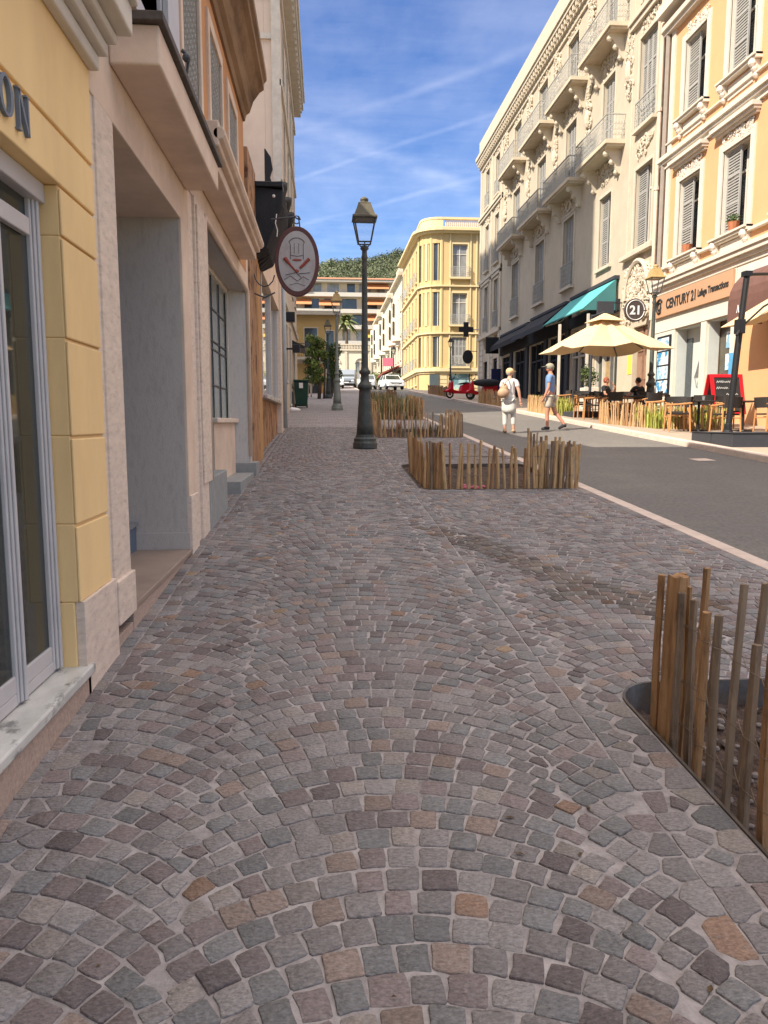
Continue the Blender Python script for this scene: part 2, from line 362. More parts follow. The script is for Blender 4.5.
def foliage(name, parent, blobs, n, size, cols, matl='leaf', label=None):
    """n leaf faces spread through a union of ellipsoids: blobs = [(centre, radii)]"""
    vol = [b[1][0]*b[1][1]*b[1][2] for b in blobs]; tv = sum(vol); vs = []; fs = []; tints = []
    off = wloc(parent) if parent is not None else Vector((0, 0, 0))
    for (c, r), v_ in zip(blobs, vol):
        k = max(8, int(n*v_/tv)); shade = random.uniform(.7, 1.25)
        for _ in range(k):
            d = Vector((random.gauss(0, 1), random.gauss(0, 1), random.gauss(0, 1))).normalized()*(random.random()**.45)
            p = Vector((c[0]+d.x*r[0], c[1]+d.y*r[1], c[2]+d.z*r[2]))-off
            nrm = (d+Vector((random.gauss(0, .6), random.gauss(0, .6), random.gauss(0, .6)))).normalized()
            t = nrm.orthogonal().normalized(); t.rotate(Matrix.Rotation(random.uniform(0, 6.28), 3, nrm)); b = nrm.cross(t)
            s_ = size*random.uniform(.6, 1.3); i = len(vs)
            vs += [p-t*s_, p-b*s_*.5, p+t*s_, p+b*s_*.5]; fs.append((i, i+1, i+2, i+3))
            cc = random.choice(cols); q = shade*random.uniform(.75, 1.3); tints.append((cc[0]*q, cc[1]*q, cc[2]*q))
    me = bpy.data.meshes.new(name); me.from_pydata(vs, [], fs); me.materials.append(m[matl])
    o = bpy.data.objects.new(name, me); col.objects.link(o)
    if parent is not None: o.parent = parent
    set_tint(o, lambda k: tints[k])
    if label: o['label'] = label
    return o
LG = [(.07, .11, .03), (.10, .14, .04), (.045, .08, .02)]
# ------------------------------------------------------------------ GROUND
def sheet(name, x0, x1, ys, dz, matl, zf=gz):
    mb = MB()
    for a, b in zip(ys[:-1], ys[1:]):
        mb.quad((x0, a, zf(a)+dz), (x1, a, zf(a)+dz), (x1, b, zf(b)+dz), (x0, b, zf(b)+dz))
    return tag(mb.build(name, matl), kind='structure')
# terrain sheet (far wooded hills included)
def hill(x, y):
    if y < 210: return 0
    t = min(1, (y-210)/330)
    base = 118*(t*t*(3-2*t))
    prof = .54+.11/(1+math.exp(-(x-20)/28))+.04/(1+math.exp(-(x-110)/60))+.025*math.sin(x*.05)+.015*math.sin(x*.13+1)
    return base*prof*1.25
def terr_z(x, y): return (gz(y) if y < 140 else gz(140)+(y-140)*.02)-.35+hill(x, y)
xs = sorted(set([-900, -600, -400, -300]+list(range(-260, 401, 12))+[500, 700, 1000])); ys = sorted(set([-300, -60, 0, 40, 140, 170, 200]+list(range(210, 620, 14))+[700, 900, 1500]))
mb = MB(); W_ = len(xs)
mb.add([(x, y, terr_z(x, y)) for y in ys for x in xs], [(j*W_+i, j*W_+i+1, (j+1)*W_+i+1, (j+1)*W_+i) for j in range(len(ys)-1) for i in range(W_-1)])
# cut a hole-free sheet: it simply lies 0.35 m below the street surfaces
tag(mb.build('terrain', 'ground', smooth=True), kind='structure')
# hillside woodland (nobody could count it)
blobs = []
for _ in range(2600):
    x = random.uniform(-70, 230); y = random.uniform(330, 560)
    z = terr_z(x, y); r = random.uniform(2.6, 6)
    blobs.append(((x, y, z+r*.35), (r, r, r*.75)))
wood = foliage('hillside_trees', None, blobs, 130000, .7, [(.10, .125, .055), (.13, .15, .07), (.075, .095, .045), (.17, .165, .10)])
tag(wood, 'green woodland covering the hillside behind the apartment block', 'woodland', kind='stuff')

PAVED = [-40, -10, 0, 20, 45, 70, 100, 140]
def rounded(x0, x1, y0, y1, r, n=6):
    pts = []
    for cx, cy, a in ((x1-r, y1-r, 0), (x0+r, y1-r, 90), (x0+r, y0+r, 180), (x1-r, y0+r, 270)):
        for k in range(n+1):
            t = R(a+90*k/n); pts.append((cx+r*math.cos(t), cy+r*math.sin(t)))
    return pts
PITS = [(1.34, 3.05, .6, 3.33, .22), (1.22, 3.30, 9.42, 12.2, .25), (1.2, 3.30, 17.5, 20.2, .25), (1.5, 3.30, 24.6, 29.5, .25), (1.9, 3.30, 34.0, 39, .25)]
def inpit(x, y, g=.04):
    for x0, x1, y0, y1, r in PITS:
        if x0-g < x < x1+g and y0-g < y < y1+g:
            cx = min(max(x, x0+r), x1-r); cy = min(max(y, y0+r), y1-r)
            if math.hypot(x-cx, y-cy) < r+g: return True
    return False
# mortar bed with true holes for the planting pits (bmesh triangle fill)
def holed_sheet(name, x0, x1, y0, y1, dz, matl, holes):
    bm = bmesh.new(); edges = []
    def loop(pts):
        vs = [bm.verts.new((x, y, S*y+dz)) for x, y in pts]
        for i in range(len(vs)): edges.append(bm.edges.new((vs[i], vs[(i+1) % len(vs)])))
    loop([(x0, y0), (x1, y0), (x1, y1), (x0, y1)])
    for h in holes: loop(h)
    bmesh.ops.triangle_fill(bm, use_beauty=True, use_dissolve=False, edges=edges)
    me = bpy.data.meshes.new(name); bm.to_mesh(me); bm.free(); me.materials.append(m[matl])
    o = bpy.data.objects.new(name, me); col.objects.link(o); return tag(o, kind='structure')
holed_sheet('pavement_joints', -4, 3.36, -3, 42, -.0045, 'mortar', [rounded(*p) for p in PITS])
sheet('pavement_far', -6, 3.36, [42, 70, 100, 140], -.004, 'mortar')
sheet('road', 3.515, 7.62, PAVED, -.012, 'asphalt')
mb = MB(); yy = -4.0
while yy < 100:
    l_ = 1.0 if yy < 45 else 4.0; z0, z1 = gz(yy), gz(yy+l_-.012)
    mb.add([(3.362, yy, z0-.1), (3.513, yy, z0-.1), (3.513, yy+l_-.012, z1-.1), (3.362, yy+l_-.012, z1-.1), (3.362, yy, z0+.002), (3.513, yy, z0+.002), (3.513, yy+l_-.012, z1+.002), (3.362, yy+l_-.012, z1+.002)], [(0, 3, 2, 1), (4, 5, 6, 7), (0, 1, 5, 4), (1, 2, 6, 5), (2, 3, 7, 6), (3, 0, 4, 7)]); yy += l_
tag(mb.build('kerb_near_side', 'kerb', bevel=.006), kind='structure')
sheet('street_crossing', 7.62, 26, [66, 90, 140], -.02, 'asphalt')
mb = MB()
yy = -10
while yy < 68:
    z0, z1 = gz(yy), gz(yy+.985)
    mb.add([(7.62, yy, z0-.1), (7.85, yy, z0-.1), (7.85, yy+.985, z1-.1), (7.62, yy+.985, z1-.1), (7.635, yy, z0+.10), (7.85, yy, z0+.10), (7.85, yy+.985, z1+.10), (7.635, yy+.985, z1+.10)],
           [(0, 3, 2, 1), (4, 5, 6, 7), (0, 1, 5, 4), (1, 2, 6, 5), (2, 3, 7, 6), (3, 0, 4, 7)]); yy += 1.0
tag(mb.build('kerb_far_side', 'kerb', bevel=.01), kind='structure')
sheet('sidewalk', 7.852, 12.6, [-10, 0, 20, 45, 68], .096, 'side')
# ---- the cobbles: real stones in segmental arcs
def fan_centres(x0, x1, y0, y1, lw, cx0, pitch, ph0=0):
    pts = []
    Rr = lw/2/math.sin(R(45)); k0 = math.floor((x0-cx0)/lw)-1; k1 = math.ceil((x1-cx0)/lw)+1
    for k in range(k0, k1+1):
        cx = cx0+k*lw; ph = random.random()*pitch
        n = int((y1-y0+2*Rr)/pitch)+2
        for i in range(n):
            cy = y0-2*Rr+ph+i*pitch; phi = R(-47)+random.uniform(0, .1)
            while phi < R(47):
                cph = math.cos(phi); wdt = pitch*random.uniform(.86, 1.12)*(.55+.45*cph)/Rr
                c = phi+wdt/2; x = cx+Rr*math.sin(c); y = cy+Rr*math.cos(c)
                if abs(x-cx) <= lw/2+.026 and x0-.028 < x < x1+.028 and y0 < y < y1:
                    pts.append((x, y, -c, wdt*Rr, pitch*math.cos(c), k+cx0*100))
                phi += wdt
    return pts
def strip_centres(x0, x1, y0, y1, rows, pitch):
    pts = []; w_ = (x1-x0)/rows
    for r_ in range(rows):
        y = y0+random.random()*pitch
        while y < y1:
            l = pitch*random.uniform(.85, 1.3); pts.append((x0+w_*(r_+.5), y+l/2, 0, w_, l, x0*77)); y += l
    return pts
FAR = 21.0
P = []
P += strip_centres(-1.14, -.93, .7, FAR, 2, .10)
P += fan_centres(-.93, .98, .7, FAR, 1.25, .18, .099)
P += strip_centres(.98, 1.20, .7, FAR, 2, .125)
P += fan_centres(1.20, 3.14, .7, FAR, .97, 1.7, .096)
P = [p for p in P if not (1.2 < p[0] < 1.34 and p[1] < 3.25)]+strip_centres(1.205, 1.335, .7, 3.15, 1, .125)
P += strip_centres(3.14, 3.355, .7, FAR, 2, .12)
P += strip_centres(-2.3, -1.14, 7.0, 24, 11, .105)
P = [p for p in P if not inpit(p[0], p[1], .012)]
cell = .16; grid = {}
for i, p in enumerate(P): grid.setdefault((int(p[0]//cell), int(p[1]//cell)), []).append(i)
keep = []; kept = set()
for i, p in enumerate(P):     # drop crowding stones
    gx, gy = int(p[0]//cell), int(p[1]//cell); ok = True
    for a in (-1, 0, 1):
        for b in (-1, 0, 1):
            for j in grid.get((gx+a, gy+b), ()):
                if j in kept and (P[j][0]-p[0])**2+(P[j][1]-p[1])**2 < .043**2: ok = False
    if ok: kept.add(i); keep.append(i)
grid = {}
for i in keep: grid.setdefault((int(P[i][0]//cell), int(P[i][1]//cell)), []).append(i)
def clip(poly, px, py, nx, ny):   # keep side where (q-p).n <= 0
    out_ = []; n = len(poly)
    for i in range(n):
        a, b = poly[i], poly[(i+1) % n]
        da = (a[0]-px)*nx+(a[1]-py)*ny; db = (b[0]-px)*nx+(b[1]-py)*ny
        if da <= 0: out_.append(a)
        if (da < 0 < db) or (db < 0 < da):
            t = da/(da-db); out_.append((a[0]+(b[0]-a[0])*t, a[1]+(b[1]-a[1])*t))
    return out_
PAL = [((.232, .205, .198), 30), ((.205, .195, .192), 22), ((.262, .235, .225), 18), ((.225, .178, .170), 16), ((.165, .133, .13), 9), ((.275, .235, .212), 7), ((.28, .18, .13), 1.0), ((.31, .215, .14), .4), ((.26, .195, .165), 7)]
pc, pw = [p[0] for p in PAL], [p[1] for p in PAL]
vs = []; fs = []; tints = []
for i in keep:
    x, y, rot, w_, h_, lane = P[i]; near = y < 5.5; mid = y < 11
    ca, sa = math.cos(rot), math.sin(rot); jn = random.uniform(.0032, .0058); hw, hh = w_/2-jn, h_/2-jn*.9
    jx = lambda: random.uniform(-.0045, .0045)
    poly = [(x+ca*u-sa*v_+jx(), y+sa*u+ca*v_+jx()) for u, v_ in ((-hw, -hh), (hw, -hh), (hw, hh), (-hw, hh))]
    gx, gy = int(x//cell), int(y//cell); jg = random.uniform(.004, .007)
    for a in (-1, 0, 1):
        for b in (-1, 0, 1):
            for j in grid.get((gx+a, gy+b), ()):
                if j == i or P[j][5] == lane: continue
                q = P[j]; dx, dy = q[0]-x, q[1]-y; L = math.hypot(dx, dy)
                if L > .2 or L < 1e-6: continue
                poly = clip(poly, x+dx/2-dx/L*jg, y+dy/2-dy/L*jg, dx/L, dy/L)
                if len(poly) < 3: break
            if len(poly) < 3: break
        if len(poly) < 3: break
    for X0, X1, Y0, Y1, r_ in PITS:
        if len(poly) > 2 and X0-.2 < x < X1+.2 and Y0-.2 < y < Y1+.2:
            ccx = min(max(x, X0+r_), X1-r_); ccy = min(max(y, Y0+r_), Y1-r_); dx, dy = x-ccx, y-ccy; L = math.hypot(dx, dy)
            if L > 1e-6: poly = clip(poly, ccx+dx/L*(r_+.006), ccy+dy/L*(r_+.006), -dx/L, -dy/L)
    if len(poly) < 3: continue
    poly2 = [p for k, p in enumerate(poly) if math.hypot(p[0]-poly[k-1][0], p[1]-poly[k-1][1]) > .009]
    if len(poly2) < 3: continue
    cut = random.uniform(.035, .095)
    rp = []
    for k in range(len(poly2)):
        a, b = poly2[k], poly2[(k+1) % len(poly2)]
        rp.append((a[0]*(1-cut)+b[0]*cut, a[1]*(1-cut)+b[1]*cut))
        if near: rp.append(((a[0]+b[0])/2+random.uniform(-.004, .004), (a[1]+b[1])/2+random.uniform(-.004, .004)))
        rp.append((a[0]*cut+b[0]*(1-cut), a[1]*cut+b[1]*(1-cut)))
    if near: rp = [(a+random.uniform(-.0018, .0018), b+random.uniform(-.0018, .0018)) for a, b in rp]
    cx = sum(p[0] for p in rp)/len(rp); cy = sum(p[1] for p in rp)/len(rp)
    hz = random.uniform(-.002, .0025); tx, ty = random.gauss(0, .02), random.gauss(0, .02)
    def Z(px, py, dz): return S*py+dz+hz+(px-cx)*tx+(py-cy)*ty
    n = len(rp); b0 = len(vs)
    rings = [(1.0, -.012), (1.0, -.0032), (.972, -.0007), (.945, 0)] if mid else [(1.0, -.010), (.97, -.001)]
    for sc, dz in rings:
        for p in rp:
            qx, qy = cx+(p[0]-cx)*sc, cy+(p[1]-cy)*sc; vs.append((qx, qy, Z(qx, qy, dz)+(random.uniform(-.0008, .0008) if sc < .95 else 0)))
    nf = 0
    for r_ in range(len(rings)-1):
        for k in range(n):
            a, b = b0+r_*n+k, b0+r_*n+(k+1) % n; fs.append((a, b, b+n, a+n)); nf += 1
    fs.append(tuple(b0+(len(rings)-1)*n+k for k in range(n))); nf += 1
    c = random.choices(pc, pw)[0]; q = random.uniform(.82, 1.2)
    # worn dirty track crossing the outer half of the pavement
    dd = abs((x-1.62)*.93+(y-5.5)*.36)/.17; al = abs(-(x-1.62)*.36+(y-5.5)*.93)
    if dd < 1 and al < 1.7 or (1.5 < x < 2.6 and abs(y-4.85+.25*(x-1.5)) < .17): q *= random.uniform(.48, .8); c = (c[0]*1.06, c[1]*.98, c[2]*.88)
    tints += [(c[0]*q, c[1]*q, c[2]*q)]*nf
me = bpy.data.meshes.new('pavement'); me.from_pydata(vs, [], fs); me.materials.append(m['stone_set'])
me.polygons.foreach_set('use_smooth', [True]*len(me.polygons))
pav = bpy.data.objects.new('pavement', me); col.objects.link(pav); tag(pav, kind='structure'); set_tint(pav, lambda k: tints[k])
print('stones', len(keep), len(fs))
# beyond: same paving as a voronoi-jointed sheet
def paving_mat(name, stone, joint, scale):
    mm = mat(name, stone, .85, .25, 18, 0); t = mm.node_tree; p = t.nodes['Principled BSDF']
    geo = N(t, 'ShaderNodeNewGeometry'); v = N(t, 'ShaderNodeTexVoronoi', feature='DISTANCE_TO_EDGE'); v.inputs['Scale'].default_value = scale; v.inputs['Randomness'].default_value = .5
    t.links.new(geo.outputs['Position'], v.inputs['Vector'])
    v2 = N(t, 'ShaderNodeTexVoronoi'); v2.inputs['Scale'].default_value = scale; v2.inputs['Randomness'].default_value = .5; t.links.new(geo.outputs['Position'], v2.inputs['Vector'])
    sp = N(t, 'ShaderNodeSeparateColor'); t.links.new(v2.outputs['Color'], sp.inputs[0])
    vsn = N(t, 'ShaderNodeMapRange'); vsn.inputs[3].default_value = .7; vsn.inputs[4].default_value = 1.3; t.links.new(sp.outputs[0], vsn.inputs[0])
    old = p.inputs['Base Color'].links[0].from_socket
    sc = N(t, 'ShaderNodeVectorMath', operation='SCALE'); t.links.new(old, sc.inputs[0]); t.links.new(vsn.outputs[0], sc.inputs['Scale'])
    mr = N(t, 'ShaderNodeMapRange'); mr.inputs[1].default_value = .04; mr.inputs[2].default_value = .1; t.links.new(v.outputs['Distance'], mr.inputs[0])
    mxn = N(t, 'ShaderNodeMix', data_type='RGBA'); t.links.new(mr.outputs[0], mxn.inputs[0]); mxn.inputs[6].default_value = (*joint, 1); t.links.new(sc.outputs[0], mxn.inputs[7])
    t.links.new(mxn.outputs[2], p.inputs['Base Color']); return mm
m['farcobble'] = paving_mat('far_porphyry', (.232, .205, .198), (.30, .26, .25), 10)
holed_sheet('pavement_upper_street', -2.6, 3.355, FAR, 42, .0, 'farcobble', [rounded(*p) for p in PITS if p[2] > 22])
sheet('pavement_top_of_street', -6, 3.355, [42, 70, 100, 140], .004, 'farcobble')
mb = MB()
for _ in range(46):
    x = random.uniform(-.9, 3.1); y = random.uniform(1.4, 9)
    if inpit(x, y): continue
    a = random.uniform(0, 6.28); l = random.uniform(.006, .02); w_ = l*random.uniform(.3, .6); ca, sa = math.cos(a), math.sin(a); z = S*y+.004
    mb.add([(x-ca*l, y-sa*l, z), (x+sa*w_, y-ca*w_, z+.003), (x+ca*l, y+sa*l, z+.001), (x-sa*w_, y+ca*w_, z+.004)], [(0, 1, 2), (0, 2, 3)])
tag(mb.build('fallen_leaves', mat('dry_leaf', (.12, .075, .035), .9, .3, 30, 0)), 'tiny dry leaf scraps scattered over the cobbled pavement', 'leaves', kind='stuff')
# pits: steel edging and soil
for x0, x1, y0, y1, r in PITS:
    po = rounded(x0, x1, y0, y1, r); pi = rounded(x0+.012, x1-.012, y0+.012, y1-.012, r-.01); n = len(po); mb = MB()
    V = [(x, y, S*y+.004) for x, y in po]+[(x, y, S*y+.004) for x, y in pi]+[(x, y, S*y-.22) for x, y in pi]+[(x, y, S*y-.22) for x, y in po]
    mb.add(V, [(k, (k+1) % n, (k+1) % n+n, k+n) for k in range(n)]+[(k+n, (k+1) % n+n, (k+1) % n+2*n, k+2*n) for k in range(n)]+[(k, (k+1) % n, (k+1) % n+3*n, k+3*n) for k in range(n)])
    o = mb.build('pit_edging', 'steeledge'); tag(o, kind='structure')
    # lumpy soil
    g = 34 if y0 < 5 else 14; vv = []; ff = []
    for j in range(g+1):
        for i in range(g+1):
            x = x0+(x1-x0)*i/g; y = y0+(y1-y0)*j/g
            vv.append((x, y, S*y-(.13 if y0 < 5 else .06)+random.uniform(-.02, .02)+.02*math.sin(x*9)*math.cos(y*7)))
    for j in range(g):
        for i in range(g):
            if inpit(x0+(x1-x0)*(i+.5)/g, y0+(y1-y0)*(j+.5)/g, 0.03): ff.append((j*(g+1)+i, j*(g+1)+i+1, (j+1)*(g+1)+i+1, (j+1)*(g+1)+i))
    o = MB().add(vv, ff).build('planting_soil', 'earth'); tag(o, kind='structure')
mb = MB()
for _ in range(420):
    x = random.uniform(1.40, 2.9); y = random.uniform(.8, 3.25); r = random.uniform(.006, .03)
    mb.ball((x, y, S*y-.12+r*.3), (r*random.uniform(.7, 1.4), r*random.uniform(.7, 1.4), r*.6), 5, 4)
tag(mb.build('pit_gravel', mat('pale_rubble', (.20, .165, .145), .95, .4, 12, .3, 50)), 'brown rubble and pebbles lying on the soil of the nearest planting pit', 'rubble', kind='stuff')
# ------------------------------------------------------------------ LEFT SIDE
L = Fr('L', -1.1)
# --- yellow shop building
yb = empty('yellow_shop_building', (-1.1, 1.5, gz(1.5)), 'yellow rendered shop with blue-grey window frame and grooved courses, nearest on the left', 'building')
mb = MB()
def courses(mb, a0, a1, zs):
    for z0, z1 in zip(zs[:-1], zs[1:]):
        L.box(mb, a0, a1, -.012, 0, z0, z1-.014)
        L.box(mb, a0+.0015, a1, -.122, -.012, z0, z1)
L.box(mb, -4, -1.0, -.3, 0, -.4, 6.0)
courses(mb, 3.35, 3.83, [.645, 1.0, 1.39, 1.81, 2.235, 2.44]); L.box(mb, 3.3515, 3.83, -.122, -.03, .34, .6445)
L.box(mb, -1.0, 3.83, -.12, 0, 2.441, 2.652); L.box(mb, -1.0, 3.83, -.12, -.012, 2.652, 2.672)
L.box(mb, -1.0, 3.83, -.12, 0, 2.672, 3.13); L.box(mb, -1.0, 3.80, -.3, -.002, 3.13, 6.0)
L.box(mb, 3.352, 3.83, -.30, -.122, .2, 2.8); L.box(mb, -1.0, 3.352, -.3, -.122, 2.442, 3.1)
mb.build('wall', 'yellow', yb, bevel=.006)
mb = MB(); L.box(mb, 3.36, 3.88, -.03, .012, -.1, .645); mb.build('plinth', 'travertine', yb, bevel=.004)
mb = MB(); L.box(mb, -1.0, 3.42, -.20, .03, .30, .345); mb.build('window_sill', 'marble', yb, bevel=.008)
mb = MB(); L.box(mb, -1.0, 3.40, -.19, .012, -.25, .298); mb.build('sill_base', 'granite', yb, bevel=.004)
mb = MB()
for o_, z0, z1 in ((.05, 3.10, 3.17), (.09, 3.17, 3.23), (.13, 3.23, 3.28), (.20, 3.28, 3.42), (.23, 3.42, 3.47)):
    L.box(mb, -1.0, 3.84+(o_-.05)*.3, -.002, o_, z0, z1)
mb.build('cornice', 'whitetrim', yb, bevel=.012)
# window joinery: frame plane set back 9 cm
wf = MB()
def bar(a0, a1, z0, z1, o0=-.16, o1=-.10): L.box(wf, a0, a1, o0+.055, o1+.055, z0, z1)
bar(3.265, 3.352, .36, 2.42, -.178, -.155); bar(3.28, 3.34, .36, 2.42, -.155, -.145); bar(3.298, 3.322, .36, 2.42, -.145, -.135)
bar(2.875, 2.955, .36, 2.42, -.178, -.155); bar(2.89, 2.94, .36, 2.42, -.155, -.145); bar(2.904, 2.926, .36, 2.42, -.145, -.135)
for a in (2.28, 1.65, 1.0): bar(a, a+.10, .36, 2.42, -.20, -.14)
bar(-1, 3.35, .35, .40, -.20, -.16); bar(-1, 3.262, .40, .47, -.175, -.16); bar(-1, 3.35, 2.36, 2.44, -.18, -.12); bar(-1, 3.22, 2.20, 2.27, -.17, -.14)
w_ob = wf.build('window_frame', 'blueframe', yb, bevel=.005)
mb = MB(); L.box(mb, -1, 3.26, -.120, -.116, .42, 2.4); mb.build('pane', mat('reflecting_glass', (.05, .06, .055), .03, .1, 1, 0, alpha=.55, spec=.9), w_ob)
mb = MB()
for k in range(42):
    a = -1+k*.1; L.box(mb, a, a+.085, -.42-.03*(k % 2), -.40, .40, 2.5)
mb.build('curtain', 'curtain', w_ob)
mb = MB(); L.box(mb, -1, 3.3, -.60, -.30, .33, .355); mb.build('display_shelf', 'white', w_ob)
mb = MB(); L.box(mb, 1.2, 2.75, -.36, -.30, .55, 1.15); mb.build('poster', 'posterblue' if False else mat('faded_blue_poster', (.42, .50, .56), .5, .2, 7, 0, stretch=(1, 1, 8)), w_ob)
# letters O N (serif), raised
mb = MB()
ring = []
for k in range(28):
    t = 2*math.pi*k/28; ring.append((math.cos(t), math.sin(t)))
vv = []; ff = []
for d in (.001, .016):
    for sx, sz in ((.060, .070), (.034, .060)):
        for c, s_ in ring: vv.append(L.p(2.805+c*sx, d, 2.572+s_*sz))
n = 28
for k in range(n):
    k2 = (k+1) % n
    ff += [(2*n+k, 2*n+k2, 3*n+k2, 3*n+k), (k, k2, 2*n+k2, 2*n+k), (n+k, n+k2, 3*n+k2, 3*n+k)]
mb.add(vv, ff)
def poly(pts): mb.prism([(2.94+(q[0]-2.94)*.92-.035, q[1]+.008) for q in pts], lambda p, d: L.p(p[0], d, p[1]), .001, .016)
poly([(2.945, 2.495), (2.957, 2.495), (2.957, 2.63), (2.945, 2.63)]); poly([(3.035, 2.493), (3.047, 2.493), (3.047, 2.63), (3.035, 2.63)])
poly([(2.940, 2.632), (2.966, 2.632), (3.046, 2.492), (3.030, 2.492)])
for a in (2.951, 3.041): poly([(a-.016, 2.630), (a+.016, 2.630), (a+.016, 2.636), (a-.016, 2.636)])
poly([(2.935, 2.489), (2.967, 2.489), (2.967, 2.495), (2.935, 2.495)])
for a0, txt in ((2.66, 'I'),):
    poly([(2.725, 2.495), (2.745, 2.495), (2.745, 2.63), (2.725, 2.63)])
mb.build('lettering', 'letter', yb)
# --- beige stone arcade building with balcony
sb = empty('beige_stone_building', (-1.1, 6, gz(6)), 'beige travertine building with deep doorway and projecting stone balcony, between yellow shop and rusty pilaster', 'building')
mb = MB()
L.box(mb, 3.83, 3.905, -.5, -.012, .0, 3.5)     # dirty left strip
L.box(mb, 3.90, 4.215, -.6, .0, .60, 3.02); L.box(mb, 3.885, 4.23, -.6, .02, .385, .62)
mb.build('left_pier', 'travertine', sb, bevel=.005)
mb = MB(); L.box(mb, 3.83, 6.42, -.6, -.003, 3.02, 3.60); L.box(mb, 6.08, 6.40, -.70, .0, .85, 3.02)
mb.build('lintel', 'beige', sb, bevel=.006)
mb = MB(); L.box(mb, 6.085, 6.40, -.70, .015, .30, .855); mb.build('pier_base', 'travertine', sb, bevel=.005)
mb = MB(); L.box(mb, 6.078, 6.083, -1.2, -.02, .42, 3.02); L.box(mb, 6.060, 6.079, -1.2, -.004, .42, .555); L.box(mb, 4.21, 6.08, -1.2, -.004, 3.022, 3.06)
mb.build('doorway_reveal', 'travgrey', sb)
mb = MB(); L.box(mb, 4.1, 6.06, -1.25, -1.22, .4, 3.02); L.box(mb, 5.5, 6.055, -1.2, -.43, .42, .62); mb.build('door', mat('blue_grey_door', (.12, .15, .20), .4, .1, 5, 0), sb)
mb = MB(); L.box(mb, 5.5, 6.058, -1.2, -.41, .622, .645); mb.build('door_handle', 'chrome', sb)
mb = MB(); L.box(mb, 3.9, 6.10, -1.2, .01, .385, .42); mb.build('doorstep', 'stepstone', sb, bevel=.006)
mb = MB(); L.box(mb, 4.25, 6.06, -1.2, -.005, -.1, .385); L.box(mb, 3.89, 4.25, -.6, -.01, -.1, .31)
mb.build('step_riser', 'granite', sb, bevel=.005)
# pilaster between openings
mb = MB(); L.box(mb, 6.42, 6.66, -.4, -.012, .3, 3.36); L.box(mb, 6.66, 7.18, -.4, .012, .3, 3.36); L.box(mb, 6.70, 7.14, .012, .03, .9, 3.30)
mb.build('pilaster', 'travertine', sb, bevel=.006)
# second opening
mb = MB(); L.box(mb, 6.42, 11.3, -.6, -.004, 3.36, 3.80); L.box(mb, 7.18, 11.3, -.02, .0, 3.34, 3.362)
mb.build('lintel', 'beige', sb, bevel=.006)
mb = MB()
mb.tube([L.p(7.19, .0, .9), L.p(7.19, .0, 3.28), L.p(7.24, .0, 3.33), L.p(11.02, .0, 3.33), L.p(11.07, .0, 3.28), L.p(11.07, .0, .95)], .035, 8)
mb.build('roll_moulding', 'beige', sb, smooth=True)
mb = MB(); L.box(mb, 11.05, 11.35, -.7, -.002, .5, 3.36); mb.add([L.p(11.05, -.02, .7), L.p(11.05, -.02, 3.34), L.p(10.9, -.34, 3.34), L.p(10.9, -.34, .7)], [(0, 1, 2, 3)])
L.box(mb, 7.18, 11.1, -.75, -.02, 3.315, 3.335)
mb.build('window_reveal', 'travgrey', sb)
mb = MB(); L.box(mb, 10.9, 11.38, -.3, .10, .55, .86); L.box(mb, 9.2, 10.9, -.45, .06, .45, .72); mb.build('foot_block', 'greyblock', sb, bevel=.008)
mb = MB(); L.box(mb, 8.9, 10.92, -.6, -.20, .5, 1.44); mb.build('window_pedestal', 'beige', sb, bevel=.006)
mb = MB(); L.box(mb, 8.85, 10.98, -.6, -.15, 1.44, 1.50); mb.build('window_sill', 'travertine', sb, bevel=.01)
mb = MB(); L.box(mb, 8.9, 10.9, -.32, -.30, 1.50, 3.31); gl = mb.build('window', mat('pale_reflecting_glass', (.30, .34, .33), .06, .15, 1.2, 0, spec=.9), sb)
mb = MB()
for a in (8.9, 9.55, 10.2, 10.86): L.box(mb, a, a+.03, -.30, -.285, 1.5, 3.31)
for z in (1.9, 2.35, 2.45, 2.85): L.box(mb, 8.9, 10.9, -.30, -.288, z, z+.018)
mb.build('window_bars', 'iron', gl)
mb = MB(); L.box(mb, 10.86, 10.92, -.30, -.26, 1.5, 3.31); L.box(mb, 8.9, 10.9, -.30, -.26, 3.25, 3.31); mb.build('frame', 'whitetrim', gl)
mb = MB(); L.box(mb, 7.2, 8.88, -.66, -.60, .5, 3.31); mb.build('glass_door', 'glassdark', sb)
mb = MB(); L.box(mb, 7.19, 9.2, -.7, -.02, .30, .52); mb.build('entrance_step', 'stepstone', sb, bevel=.01)
mb = MB(); L.box(mb, 7.02, 8.25, -.16, .02, .2, .93); L.box(mb, 6.98, 7.02, -.16, -.02, .25, .9); mb.build('grey_stone_block', 'greyblock', sb, bevel=.012)
# balcony slab one
mb = MB()
L.box(mb, 4.20, 6.34, -.002, .26, 3.30, 3.50)
mb.build('balcony', 'beige', sb, bevel=.012)
mb = MB(); L.box(mb, 4.16, 6.40, -.001, .29, 3.502, 3.55)
mb.build('balcony_edge', mat('lead_flashing', (.09, .075, .065), .6, .3, 14, .2, 50), sb, bevel=.006)
mb = MB(); L.box(mb, 6.36, 10.15, -.002, .22, 3.56, 3.66); L.box(mb, 6.36, 10.18, -.001, .27, 3.662, 3.86)
mb.tube([L.p(6.36, .27, 3.76), L.p(10.18, .27, 3.76)], .055, 10)
mb.build('stone_ledge', 'beige', sb, bevel=.012)
